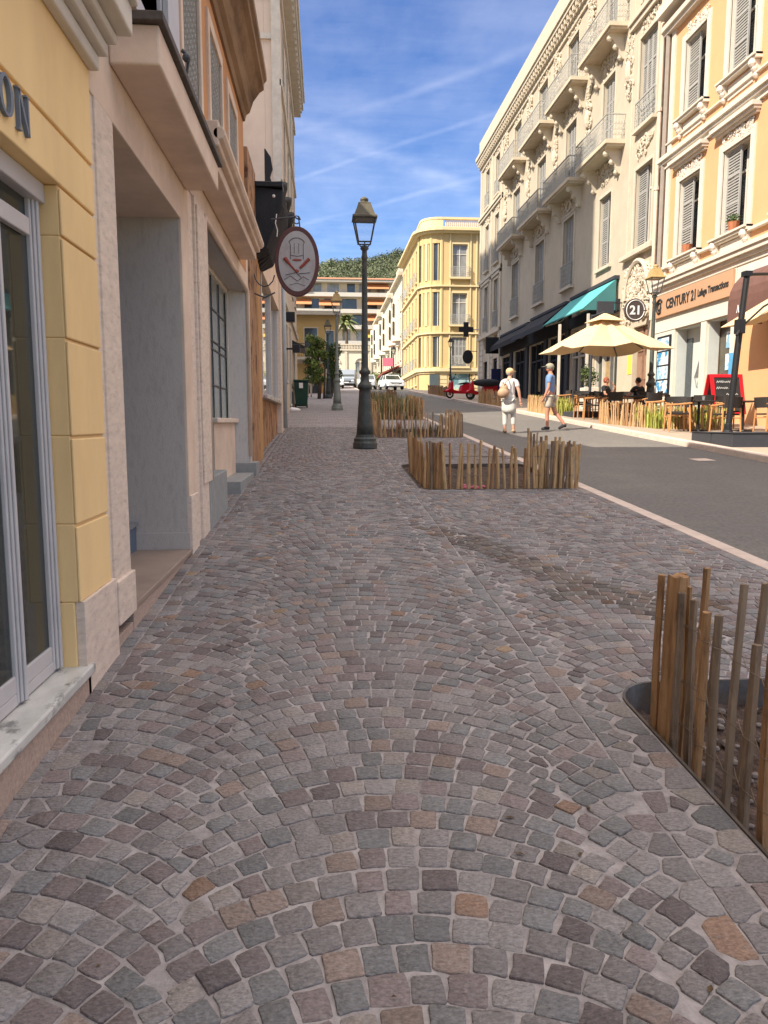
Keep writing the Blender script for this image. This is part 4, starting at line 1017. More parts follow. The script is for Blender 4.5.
def awning(name, lab, a0, a1, z_in, z_out, depth, cloth, val, vcol, arms=True, soff=True):
    e = empty(name, (12.0, (a0+a1)/2, z_out), lab, 'awning')
    mb = MB(); mb.prism([(.12, z_in), (.12, z_in-.03), (depth, z_out-.03), (depth, z_out)], lambda p, d: Q.p(d, p[0], p[1]), a0, a1); mb.build('canopy', cloth, e)
    mb = MB(); Q.box(mb, a0, a1, depth-.02, depth+.02, z_out-val, z_out+.01); mb.build('valance', vcol, e)
    mb = MB(); Q.box(mb, a0-.05, a1+.05, .0, .22, z_in-.02, z_in+.12); mb.build('cassette', 'charcoal', e)
    if arms:
        for a in (a0+.4, a1-.4):
            mb = MB(); mb.tube([Q.p(a, .1, z_in-.5), Q.p(a, depth*.5, (z_in+z_out)/2-.45), Q.p(a, depth-.05, z_out-.05)], .03, 6); mb.build('folding_arm', 'trimgrey', e)
    return e
awning('teal_awning', 'turquoise fabric awning pitched out over the restaurant beside the cream parasol', 30.7, 36.3, 7.35, 6.1, 1.55, 'teal', .04, 'tealdark')
aw2 = bpy.data.objects['teal_awning']; mb = MB(); mb.prism([(.14, 7.30), (1.53, 6.06), (.14, 6.06)], lambda p, d: Q.p(d, p[0], p[1]), 30.66, 30.69); mb.build('side_curtain', 'tealdark', aw2)
awning('black_awning', 'long black awning over the dark shopfront behind the walking man', 37.0, 43.4, 7.3, 6.35, 1.3, 'blackcloth', .25, 'charcoal')
awning('black_awning', 'shorter black awning farther up the street beyond the long black one', 44.0, 50.9, 7.2, 6.5, .9, 'blackcloth', .3, 'blackcloth')
def hang_sign(name, lab, a, z0, z1, o0, o1, matl, txt=None, cat='sign', round_=False):
    e = empty(name, Q.p(a, o0, z1), lab, cat)
    c = Q.p(a, (o0+o1)/2, (z0+z1)/2); X = c[0]
    if round_:
        r = (z1-z0)/2; mb = MB(); mb.prism([(X+r*.95*math.cos(t*.2618), c[2]+r*math.sin(t*.2618)) for t in range(24)], Fy, a-.06, a+.06); b = mb.build('disc', matl, e, bevel=.01)
        mb = MB(); mb.tube([(X+r*.80*math.cos(t*.22), a-.066, c[2]+r*.84*math.sin(t*.22)) for t in range(29)], .016, 4); mb.build('ring', 'signwhite', b)
    else:
        mb = MB(); mb.box(X-(o1-o0)/2, X+(o1-o0)/2, a-.06, a+.06, z0, z1); b = mb.build('panel', matl, e, bevel=.01)
    mb = MB(); mb.tube([Q.p(a, 0, z1-.05), Q.p(a, o0+.1, z1-.05)], .025, 6); mb.build('bracket', 'black', e)
    if txt:
        t_, sz = txt; mb = text_mb(t_, sz, lambda x, y, z: (X+x, a-.068+z*.2, c[2]+y-sz*.34), .01, 'CENTER'); mb.build('lettering', 'signwhite', b)
    return e
hang_sign('round_estate_agent_sign', 'round dark sign reading 21 with a white ring, beside the downpipe', 27.4, 5.15, 6.0, .25, 1.1, mat('dark_taupe', (.07, .055, .05), .5, .05, 4, 0), ('21', .44), round_=True)
hang_sign('dark_hanging_sign', 'small dark rectangular hanging sign under the turquoise awning', 30.3, 5.85, 6.35, .35, 1.05, 'charcoal')
hang_sign('black_hanging_sign', 'black square hanging sign projecting above the walking woman', 50.9, 6.1, 7.2, .3, 1.2, 'black')
hang_sign('pharmacy_cross_bracket_oval', 'dark oval sign hanging below the black cross', 59.5, 5.9, 7.1, .9, 1.7, 'black', round_=False) if False else None
e = empty('pharmacy_cross', (11.2, 59.5, 8.9), 'black pharmacy cross sign projecting in front of the lemon building', 'sign')
mb = MB(); mb.prism([(-.2, -.6), (.2, -.6), (.2, -.2), (.6, -.2), (.6, .2), (.2, .2), (.2, .6), (-.2, .6), (-.2, .2), (-.6, .2), (-.6, -.2), (-.2, -.2)], lambda p, d: (11.25+p[0]*.95, d, 8.75+p[1]*.95), 59.4, 59.6); mb.build('cross', 'black', e)
mb = MB(); mb.tube([(11.8, 59.5, 8.75), (12.9, 59.5, 8.75)], .05, 6); mb.build('bracket', 'trimgrey', e)
e = empty('oval_wall_sign', (11.5, 59.9, 6.6), 'small dark oval sign hanging below the black pharmacy cross', 'sign')
mb = MB(); mb.prism([(11.5+.42*math.cos(t*.3), 6.65+.55*math.sin(t*.3)) for t in range(21)], Fy, 59.85, 59.95); mb.build('disc', 'black', e)
mb = MB(); mb.tube([(11.6, 59.9, 7.1), (12.25, 59.9, 7.1)], .03, 6); mb.build('bracket', 'black', e)
e = empty('navy_wall_panel', (12.1, 51.4, 4.6), 'narrow navy blue panel on the wall behind the red scooter', 'sign')
mb = MB(); mb.box(11.5, 12.15, 51.2, 51.3, 3.6, 5.1); mb.build('panel', 'navy', e)
# --- orange building
ob = empty('orange_building', (12.2, 21, gz(21)), 'orange stucco building with white mouldings above the estate agency on the right', 'building')
oc = [(24.9, .72), (22.05, .75), (18.9, .72), (15.9, .72)]
holes = []
for a, hw in oc: holes += [(a-hw, a+hw, 7.05, 9.6), (a-hw, a+hw, 11.65, 14.1)]
ent = (23.55, 25.35, 1.55, 4.65); sw = (21.75, 23.2, 1.9, 4.65); lw_ = (13.5, 18.2, 1.6, 4.4)
holes += [ent, sw, lw_]
mb = wall(Q, 11.0, 27.0, -.5, 15.6, holes, .42); mb.box(12.87, 26, 11, 27.0, -.5, 15.6); mb.box(12.2, 12.9, 10.8, 11, -.5, 15.6)
mb.build('wall', 'peach', ob)
for a, hw in oc:
    for r_, (z0, z1) in enumerate(((7.05, 9.6), (11.65, 14.1))):
        f_ = win(ob, Q, (a-hw, a+hw, z0, z1), 'whitetrim', surround=.22, closed=False, openleaf=True, sill=False, depth=.4, pane='pane')
        mb = MB(); relief(mb, Q, a-hw-.05, a+hw+.05, z1+.12, z1+.42, 40, .075)
        if r_ == 0:
            for o_, q0, q1 in ((.12, .46, .54), (.22, .54, .62), (.30, .62, .74)): Q.box(mb, a-hw-.3-o_*.4, a+hw+.3+o_*.4, 0, o_, z1+q0, z1+q1)
        Q.box(mb, a-hw-.3, a+hw+.3, 0, .2, z0-.14, z0); Q.box(mb, a-hw-.3, a+hw+.3, 0, .26, z0-.06, z0)
        for s_ in (-1, 1): corbel(mb, Q, a+s_*(hw+.1), z0-.15, .18, .4, .2)
        Q.box(mb, a-hw+.1, a+hw-.1, 0, .04, z0-.62, z0-.22)
        mb.build('moulding', 'whitetrim', f_)
        if r_ == 0 and a > 20:
            mb = MB(); mb.lathe([(.12, 0), (.17, .26), (.18, .28)], Q.p(a-.15, .08, z0+.0), 10); pt = mb.build('flower_pot', 'terracotta', f_)
            if a < 23: foliage('plant', f_, [(Q.p(a-.15, .08, z0+.36), (.2, .22, .16))], 120, .05, LG)
mb = MB()
for o_, z0, z1 in ((.10, 10.35, 10.5), (.18, 10.5, 10.6), (.26, 10.6, 10.75), (.10, 11.15, 11.2), (.08, 6.0, 6.14), (.16, 6.14, 6.24), (.26, 6.24, 6.38), (.32, 6.38, 6.5), (.15, 6.86, 6.94), (.2, 14.85, 14.98), (.3, 14.98, 15.15), (.5, 15.4, 15.7)):
    Q.box(mb, 10.95, 27.0, 0, o_, z0, z1)
Q.box(mb, 26.35, 26.62, 0, .06, 6.5, 15.3)
mb.build('cornice_band', 'whitetrim', ob)
mb = MB(); mb.box(12.3, 26, 11, 27, 15.6, 16.2); mb.build('roof', 'roof', ob)
# shopfront
mb = MB(); Q.box(mb, 21.55, 27.0, 0, .10, 4.66, 5.95); Q.box(mb, 11, 21.53, 0, .08, 4.9, 5.95)
mb.build('fascia', 'whitepanel', ob)
mb = MB(); Q.box(mb, 16, 21.0, .082, .12, 5.0, 5.9); mb.build('grey_fascia_panel', 'greypanel', ob)
mb = MB(); Q.box(mb, 25.36, 27.0, 0, .08, 1.5, 4.655); Q.box(mb, 23.21, 23.54, 0, .08, 1.3, 4.655); Q.box(mb, 21.50, 21.745, 0, .08, 1.2, 4.655); Q.box(mb, 21.75, 23.2, 0, .06, 1.2, 1.9)
mb.build('white_pier', 'whitepanel', ob)
mb = MB()
for h in (ent, sw, lw_):
    Q.box(mb, h[1]-.03, h[1]-.001, -.36, -.003, h[2], h[3]); Q.box(mb, h[0]+.001, h[0]+.03, -.36, -.003, h[2], h[3]); Q.box(mb, h[0]+.03, h[1]-.03, -.36, -.003, h[3]-.03, h[3]-.001)
mb.build('door_lining', 'greypanel', ob)
mb = MB(); Q.box(mb, 23.55, 25.35, -.41, -.38, 1.55, 4.65); dr = mb.build('glass_door', 'greypanel', ob)
mb = MB(); Q.box(mb, 24.9, 25.3, -.38, -.35, 1.6, 4.3); mb.build('pane', 'pane', dr)
mb = MB(); Q.box(mb, 21.75, 23.2, -.41, -.39, 1.9, 4.65); swo = mb.build('shop_window', mat('shop_interior', (.10, .085, .065), .15, .2, 2, 0, spec=.7), ob)
for r_ in range(3):
    for c_ in range(2):
        mb = MB(); Q.box(mb, 22.75-c_*.62-.4, 22.75-c_*.62, -.38, -.36, 3.75-r_*.68, 4.25-r_*.68); mb.build('listing_sheet', 'poster', swo)
mb = MB(); Q.box(mb, 21.52, 21.72, .082, .095, 2.7, 3.5); mb.build('blue_notice', 'posterblue', ob)
pc_ = empty('listing_display_case', Q.p(26, .1, 2.4), 'black framed case of property listings beside the agency door', 'display case')
mb = MB(); Q.box(mb, 25.55, 26.6, .082, .13, 2.4, 4.5); mb.build('case', 'black', pc_, bevel=.01)
for k in range(4): 
    mb = MB(); Q.box(mb, 25.65, 26.5, .131, .14, 2.48+k*.5, 2.92+k*.5); mb.build('listing_sheet', 'poster' if k % 2 else mat('sea_view_sheet', (.70, .72, .70), .5, .1, 8, 0, c2=(.05, .26, .5), c2s=1.6, c2lo=.48, c2hi=.5), pc_)
fsn = empty('estate_agent_fascia_sign', Q.p(24.2, .2, 5.1), 'tan fascia board reading CENTURY 21 Lafage Transactions over the agency', 'sign')
mb = MB(); Q.box(mb, 21.6, 26.8, .105, .20, 5.16, 5.93); bd_ = mb.build('board', 'signpeach', fsn, bevel=.01)
def fit_text(t_, sz, a, z, width):
    mb = text_mb(t_, sz, lambda x, y, d: (x, y, d), .012); w_ = max(v[0] for v in mb.v)
    mb.v = [Q.p(a-v[0]*width/w_, .21+v[2]*.3, z+v[1]) for v in mb.v]; return mb
# text runs from far (left in the picture) to near: along = -y
tm = lambda a, z, k=1: (lambda x, y, d: Q.p(a-x*k, .21+d*.3, z+y))
mb = fit_text('CENTURY 21', .46, 25.85, 5.40, 2.1); mb.build('lettering', 'board', bd_)
mb = fit_text('Lafage Transactions', .30, 23.62, 5.46, 1.85); mb.build('lettering', 'board', bd_)
mb = MB()
for r0, a0, a1 in ((.24, .6, 5.2), (.13, 1.6, 6.0)):
    mb.tube([Q.p(26.35-r0*math.cos(a0+(a1-a0)*t/14), .22, 5.55+r0*math.sin(a0+(a1-a0)*t/14)) for t in range(15)], .035, 4)
mb.tube([Q.p(26.25, .22, 5.36), Q.p(26.25, .22, 5.68)], .03, 4); mb.build('emblem', 'board', bd_)
# brown domed awning
ba = empty('brown_domed_awning', Q.p(18.5, .5, 4.4), 'brown domed awning with scalloped front over the shop behind the second parasol', 'awning')
mb = MB(); prf = [(0.1, 5.65)]+[(.1+1.0*math.sin(R(t)), 4.75+.9*math.cos(R(t))) for t in range(0, 91, 15)]+[(0.1, 4.75)]
mb.prism(prf, lambda p, d: Q.p(d, p[0], p[1]), 12.5, 20.1); mb.build('canopy', 'brown', ba)
mb = MB(); Q.box(mb, 12.5, 20.1, 1.08, 1.11, 4.15, 4.75); mb.quad(Q.p(20.1, .1, 4.75), Q.p(20.1, 1.1, 4.75), Q.p(20.1, 1.1, 4.15), Q.p(20.1, .1, 4.15)); mb.build('valance', 'brown', ba)
mb = MB()
for k in range(3):
    a = 19.6-k*.16; mb.tube([Q.p(a, 1.13, 4.36), Q.p(a-.05, 1.13, 4.56), Q.p(a-.10, 1.13, 4.36)], .012, 4)
mb.build('lettering', 'signwhite', ba)
# ------------------------------------------------------------------ FAR BUILDINGS
ye = empty('lemon_corner_building', (12, 80, gz(75)), 'lemon yellow corner building with rounded bay windows and balustraded parapet at the bend', 'building')
YF = Fr('F', 75.0); YS = Fr('R', 9.6); zb = gz(75)
lv = [(7.3, 9.9), (11.4, 14.2), (16.0, 18.9)]
hy = [(12.75, 14.25, z0-.3, z1) for z0, z1 in lv]+[(12.7, 14.6, 4.4, 6.2), (10.4, 11.3, 4.5, 6.1)]
hy[3] = (12.6, 14.7, 4.75, 8.0-.9)
mb = wall(YF, 11.8, 17.2, 4, 20.0, [hy[0], hy[1], hy[2], hy[3]], .3)
hs_ = []
for a in (78.5, 81.5, 84.5, 87.5, 90.5):
    for z0, z1 in lv: hs_.append((a-.5, a+.5, z0-.3, z1))
    hs_.append((a-.6, a+.6, 5.3, 6.9))
wall(YS, 76.6, 92, 4, 20.0, hs_, .3, mb)
mb.box(10.2, 17.2, 75.6, 92, 4, 20.0)
mb.build('wall', 'farwall', ye)
def bayprof(r): return [(11.6+r*math.cos(R(t)), 77.0+r*math.sin(R(t))) for t in range(270, 179, -15)]
mb = MB()
for z0, z1 in ((4, 6.95), (9.95, 11.0), (14.3, 15.4), (19.0, 20.2)):
    pr = [(11.8, 77)]+[(11.8, 75.0)]+bayprof(2.0)+[(9.6, 77.2), (11.8, 77.2)]
    mb.prism(pr, lambda p, d: (p[0], p[1], d), z0, z1)
for t in (270, 240, 210, 180):
    c = (11.6+1.97*math.cos(R(t)), 77+1.97*math.sin(R(t)))
    mb.lathe([(.2, 6.9), (.2, 20)], (c[0]+.08, c[1]+.08, 0), 8)
mb.build('corner_bay', 'farwall', ye)
for z0, z1 in ((6.95, 9.95), (11.0, 14.3), (15.4, 19.0)):
    mb = MB(); pr = [(11.8, 77)]+bayprof(1.85)+[(9.8, 77.1)]; mb.prism(pr, lambda p, d: (p[0], p[1], d), z0, z1); wv = mb.build('bay_window', 'pane', ye)
    mb = MB()
    for t in (262, 247, 232, 225, 218, 203, 188):
        c = (11.6+1.88*math.cos(R(t)), 77+1.88*math.sin(R(t))); mb.lathe([(.05 if t not in (225,) else .22, z0), (.05 if t not in (225,) else .22, z1)], (c[0], c[1], 0), 6)
    mb.build('frame', 'fartrim', wv)
mb = MB()
for o_, z0, z1 in ((.12, 6.3, 6.5), (.28, 6.5, 6.85), (.35, 19.9, 20.1), (.65, 20.1, 20.35), (.2, 10.2, 10.35), (.2, 14.8, 14.95)):
    r = 2.0+o_; pr = [(17.25, 75-o_), (11.6, 75-o_)]+bayprof(r)+[(9.6-o_, 92.2), (10.6, 92.2), (10.6, 76), (17.25, 76)]
    mb.prism(pr, lambda p, d: (p[0], p[1], d), z0, z1)
for z0, z1 in ((20.35, 20.6), (21.3, 21.5)):
    pr = [(17.2, 75.1), (11.6, 75.1)]+bayprof(1.9)+[(9.75, 80), (10.1, 80), (10.1, 77.5), (11.8, 75.5), (17.2, 75.5)]
    mb.prism(pr, lambda p, d: (p[0], p[1], d), z0, z1)
pr = [(11.8, 75.15)]+bayprof(1.85)+[(9.8, 80), (10.1, 80), (10.1, 77.5), (11.8, 75.5)]; mb.prism(pr, lambda p, d: (p[0], p[1], d), 20.6, 21.3)
for k in range(20): mb.lathe([(.05, 20.6), (.09, 20.8), (.05, 21.3)], (12.1+k*.2, 75.3, 0), 6)
mb.box(16.0, 16.8, 75.0, 75.8, 20.3, 22.6)
for a in (12.45, 14.5, 15.1): YF.box(mb, a, a+.12, 0, .12, 6.9, 19.9)
mb.build('cornice', 'fartrim', ye)
mb = MB(); z = 4.9
while z < 6.3:
    YF.box(mb, 11.6, 12.3, 0, .05, z, z+.36); YF.box(mb, 15.0, 17.2, 0, .05, z, z+.36); z += .42
mb.build('rustication', 'fartrim', ye)
for i, h in enumerate(hy[:3]):
    f_ = win(ye, YF, h, 'fartrim', surround=.16, closed=(i == 0), openleaf=False, sill=True, depth=.28, pane='panegrey')
    rail(f_, YF, h[0]-.2, h[1]+.2, .35, h[2], h[2]+1.0, name='balcony_railing'); mb = MB(); YF.box(mb, h[0]-.3, h[1]+.3, 0, .42, h[2]-.18, h[2]); mb.build('balcony', 'fartrim', f_)
h = hy[3]; mb = MB(); YF.box(mb, h[0], h[1], -.28, -.2, h[2], h[3]); sh = mb.build('shop_window', mat('pale_teal_shop_glass', (.16, .30, .33), .2, .2, 1.5, 0, spec=.7, c2=(.45, .6, .6), c2s=1.0, c2lo=.5, c2hi=.52), ye)
mb = MB(); YF.box(mb, h[0], h[0]+.12, -.2, 0, h[2], h[3]); YF.box(mb, h[1]-.12, h[1], -.2, 0, h[2], h[3]); YF.box(mb, h[0], h[1], -.2, -.01, h[3]-.12, h[3]); mb.build('frame', 'charcoal', sh)
mb = MB(); mb.prism([(10.55, 74.98), (11.45, 74.85), (11.45, 74.95), (10.55, 75.3)], lambda p, d: (p[0], p[1], d), 4.6, 6.2); mb.build('entrance_door', 'pane', ye)
for i, h in enumerate(hs_):
    f_ = win(ye, YS, h, 'fartrim', surround=.12, closed=False, sill=True, depth=.28)
    if i % 4 != 3: rail(f_, YS, h[0]-.15, h[1]+.15, .3, h[2], h[2]+.95, name='balcony_railing')
# white terrace beyond
for k, (y0, y1, x, top, wl) in enumerate(((92.3, 105, 9.55, 19.2, 'white'), (105.2, 119, 9.3, 18.6, 'white'), (119.2, 133, 8.9, 18.0, 'white'))):
    wt = empty('white_terrace_house', (x, (y0+y1)/2, gz(y0)), ('nearest', 'middle', 'farthest')[k]+' of the three white terrace houses with bay windows beyond the lemon building', 'house', 'white terrace houses')
    FW = Fr('R', x); hl = []
    n = 4
    for c_ in range(n):
        a = y0+1.7+c_*(y1-y0-3.4)/(n-1)
        for z0, z1 in ((9.2, 11.2), (12.2, 14.3), (15.2, 17.0)): hl.append((a-.5, a+.5, z0, z1))
    mb = wall(FW, y0, y1, 5, top, hl, .25); mb.box(x+.55, x+8, y0, y1, 5, top); mb.build('wall', wl, wt)
    mb = MB(); FW.box(mb, y0-.1, y1, 0, .5, top, top+.35); FW.box(mb, y0-.1, y1, 0, .25, 8.2, 8.5); FW.box(mb, y0+3, y0+6, -1, .2, top+.35, top+1.4); mb.build('cornice', 'trim', wt)
    for h in hl[::1]:
        f_ = win(wt, FW, h, 'trim', surround=.1, closed=False, depth=.22, pane='panegrey')
    for c_ in (y0+3.6, y1-3.6):
        mb = MB(); mb.prism([(x-1.0*math.sin(R(t)), c_+1.6*math.cos(R(t))) for t in range(0, 181, 30)], lambda p, d: (p[0], p[1], d), 11.6, 16.4+k*.3)
        mb.prism([(x-.5*math.sin(R(t)), c_+.9*math.cos(R(t))) for t in range(0, 181, 30)], lambda p, d: (p[0], p[1], d), 11.0, 11.6)
        bo = mb.build('bay', wl, wt); mb = MB()
        for t in (60, 120):
            for z in (12.4, 14.6): mb.box(x-1.0*math.sin(R(t))-.08, x-.8, c_+1.6*math.cos(R(t))-.35, c_+1.6*math.cos(R(t))+.35, z, z+1.6)
        mb.build('window', 'pane', bo)
    mb = MB(); FW.box(mb, y0+.5, y1-.5, .02, .08, gz(y0)+.3, 8.0); mb.build('shopfront', 'glassdark', wt)
an = empty('dark_far_awning', (8.6, 98, 7.6), 'dark awning with red and white flags beyond the lemon building', 'awning')
mb = MB(); mb.prism([(9.55, 8.6), (7.2, 7.6), (7.2, 7.4), (9.55, 8.4)], Fy, 93, 103); mb.build('canopy', 'redbrown', an)
mb = MB(); mb.box(7.2, 8.6, 92.7, 92.8, 8.3, 9.3); mb.build('flag', 'pink', an)
# arcaded white building & terrace
ar = empty('white_arcade_building', (6, 136, gz(136)), 'low white building with arched windows and balustrade at the end of the street', 'building')
AF = Fr('F', 136.0)
ha = [(x, x+1.7, 9.2, 12.2) for x in (1.0, 5.6, 9.2)]
mb = wall(AF, -4, 16, 7.5, 14.2, ha, .3); mb.box(-4, 16, 136.6, 146, 7.5, 14.2); mb.build('wall', 'white', ar)
for h in ha:
    mb = MB(); AF.box(mb, h[0], h[1], -.28, -.2, h[2], h[3]); f_ = mb.build('window', 'panegrey', ar)
    mb = MB(); c = (h[0]+h[1])/2; mb.tube([(c+.95*math.cos(math.pi*t/10), 135.9, h[3]-.2+.9*math.sin(math.pi*t/10)) for t in range(11)], .14, 6); mb.tube([(c, 135.8, h[2]), (c, 135.8, h[3])], .06, 4)
    mb.build('arch', 'trim', f_)
mb = MB(); AF.box(mb, -4.2, 16.2, -.3, .3, 14.2, 14.5); AF.box(mb, -4, 16, 0, .15, 15.2, 15.4)
for k in range(70): mb.lathe([(.06, 14.5), (.11, 14.75), (.06, 15.2)], (-3.8+k*.28, 135.95, 0), 5)
for x in (-.4, 3.6, 8, 12): AF.box(mb, x, x+.5, 0, .2, 7.5, 14.2)
mb.build('balustrade', 'trim', ar)
ap = empty('apartment_block', (0, 158, 10), 'terraced apartment block with orange awnings behind the white arcade', 'building')
PF = Fr('F', 158.0)
mb = MB(); mb.box(-26, 24, 158, 172, 6, 29.9); mb.build('wall', 'aptwall', ap)
mb = MB()
for z in (14.2, 17.3, 20.5, 23.7): PF.box(mb, -26, 20, 0, 2.0, z, z+.8)
PF.box(mb, -26, 20, -.5, 2.3, 29.9, 30.35); PF.box(mb, -26, 20, -.5, 2.0, 27.0, 27.8)
mb.build('balcony', 'aptslab', ap)
mb = MB(); mb.prism([(155.5, 30.37), (158, 31.1), (173, 31.1), (173, 30.37)], lambda p, d: (d, p[0], p[1]), -26, 20); mb.build('roof', 'roof', ap)
for z in (15.2, 18.3, 21.5, 24.7, 27.85):
    x = -25
    while x < 19:
        w_ = random.choice((1.6, 2.4, 3.0)); mb = MB(); PF.box(mb, x, x+w_, .0, .05, z, z+2.1); mb.build('window', random.choice(('pane', 'panegrey', 'pane')), ap); x += w_+random.uniform(.8, 2.2)
for x, z, w_, c in ((8.2, 30.0, 5.2, 'orangecloth'), (-7, 29.6, 4.5, 'orangecloth'), (8.2, 24.0+2.8, 4.8, 'orangecloth'), (-1, 24.0+2.6, 4.2, 'orangecloth'), (-6.5, 26.8, 4, 'orangecloth'), (8.2, 23.6, 5, 'orangecloth'), (8.4, 20.2, 5.0, 'yellowcloth'), (-17, 29.6, 5, 'orangecloth'), (-14, 23.6, 5, 'orangecloth')):
    mb = MB(); mb.prism([(158, z), (158, z-.1), (155.6, z-1.5), (155.6, z-1.4)], lambda p, d: (d, p[0], p[1]), x, x+w_); mb.build('awning', c, ap)
# ------------------------------------------------------------------ STREET LAMPS
def lamp_post(name, lab, x, y, iron, head, grp='cast iron street lamps', sc=1):
    e = empty(name, (x, y, gz(y)), lab, 'street lamp', grp)
    mb = MB(); mb.lathe([(.255, 0), (.255, .10), (.235, .14), (.235, .19), (.20, .22), (.19, .27)], n=20); mb.build('base', iron, e, smooth=False, local=True, bevel=.006)
    mb = MB(); pr = [(.185, .27), (.165, .5), (.145, .8), (.125, 1.08), (.12, 1.16), (.15, 1.18), (.155, 1.23), (.14, 1.27), (.105, 1.30), (.09, 1.36), (.085, 1.46), (.12, 1.49), (.12, 1.53), (.085, 1.56), (.07, 1.62), (.068, 2.4), (.062, 2.42), (.058, 3.2), (.05, 3.65), (.06, 3.68), (.068, 3.72), (.055, 3.76), (.05, 3.84), (.09, 3.88), (.07, 3.93)]
    mb.lathe(pr, n=16); mb.build('pole', iron, e, smooth=True, local=True)
    lz = 3.93; mb = MB()
    bw, tw, z0, z1 = .125, .215, lz+.06, lz+.50
    for sx in (-1, 1):
        for sy in (-1, 1): mb.tube([(sx*bw, sy*bw, z0), (sx*tw, sy*tw, z1)], .016, 5)
    for a, b in (((-1, -1), (1, -1)), ((1, -1), (1, 1)), ((1, 1), (-1, 1)), ((-1, 1), (-1, -1))):
        mb.tube([(a[0]*bw, a[1]*bw, z0), (b[0]*bw, b[1]*bw, z0)], .016, 5); mb.tube([(a[0]*tw, a[1]*tw, z1), (b[0]*tw, b[1]*tw, z1)], .02, 5)
    for sx, sy in ((-1, 0), (1, 0), (0, 1), (0, -1)): mb.tube([(0, 0, lz-.04), (sx*.07, sy*.07, lz-.02), (sx*.13, sy*.13, lz+.07)], .012, 5)
    ln = mb.build('lantern', iron, e, local=True)
    def fr4(pts, nm, mt):
        mb = MB()
        V = []
        for r, z in pts: V += [(-r, -r, z), (r, -r, z), (r, r, z), (-r, r, z)]
        F_ = []
        for i in range(len(pts)-1):
            for k in range(4): F_.append((i*4+k, i*4+(k+1) % 4, i*4+(k+1) % 4+4, i*4+k+4))
        F_.append((0, 1, 2, 3)); F_.append(tuple(len(V)-4+k for k in range(4)))
        return mb.add(V, F_).build(nm, mt, ln, local=True)
    fr4([(bw-.006, z0), (tw-.006, z1)], 'glass', 'lampglass')
    fr4([(tw+.035, z1), (tw+.03, z1+.035), (tw-.01, z1+.06), (.125, z1+.27), (.125, z1+.29), (.09, z1+.31)], 'lantern_roof', head)
    mb = MB(); mb.lathe([(.10, z1+.305), (.05, z1+.32), (.085, z1+.35), (.085, z1+.38), (.03, z1+.42)], n=10); mb.build('finial', head, ln, local=True, smooth=True)
    e.scale = (sc*.96, sc*.96, sc)
    return e
lamp_post('street_lamp', 'tall dark green street lamp nearest of all, alone on the cobbled pavement', .80, 14.95, 'lampgreen', 'lampbrass')
lamp_post('street_lamp', 'grey-green street lamp with sunlit-toned lantern roof just right of the leafy tree', .52, 31.4, 'lampgrey', 'lampsunlit')
lamp_post('street_lamp', 'dark street lamp half lost in the leafy tree on the left pavement', .22, 47.0, 'lampgreen', 'lampbrass')
lamp_post('street_lamp', 'street lamp with sunlit-toned lantern standing beside the cafe terrace and the round 21 sign', 10.2, 22.8, 'lampgreen', 'lampsunlit')
lamp_post('street_lamp', 'distant black street lamp in front of the lemon corner building', 11.3, 67.0, 'black', 'black')
lamp_post('street_lamp', 'farthest tiny street lamp beside the parked cars at the end of the road', 8.1, 88.0, 'black', 'black')
# ------------------------------------------------------------------ STAKE FENCES
def stake_mb(b, t, r, n=7):
    b, t = Vector(b), Vector(t); mb = MB(); ax = (t-b); rings = 7; vs = []; fs = []
    rad = [r*random.uniform(.75, 1.2) for _ in range(n)]; bx, by = random.gauss(0, r*.28), random.gauss(0, r*.28); ph = random.uniform(0, 6.28)
    for i in range(rings):
        f = i/(rings-1); c = b+ax*f+Vector((bx*math.sin(f*3.1)+r*.10*math.sin(f*9+ph), by*math.sin(f*3.1)+r*.10*math.cos(f*7+ph), 0)); k_ = (1.05-.16*f)
        for k in range(n):
            a = 2*math.pi*k/n+ph; q = rad[k]*k_*random.uniform(.95, 1.05); vs.append((c.x+q*math.cos(a), c.y+q*math.sin(a), c.z+(random.uniform(-.15, .15)*r if i == rings-1 else 0)))
    for i in range(rings-1):
        for k in range(n): a, b_ = i*n+k, i*n+(k+1) % n; fs.append((a, b_, b_+n, a+n))
    fs.append(tuple((rings-1)*n+k for k in range(n)))
    return mb.add(vs, fs)
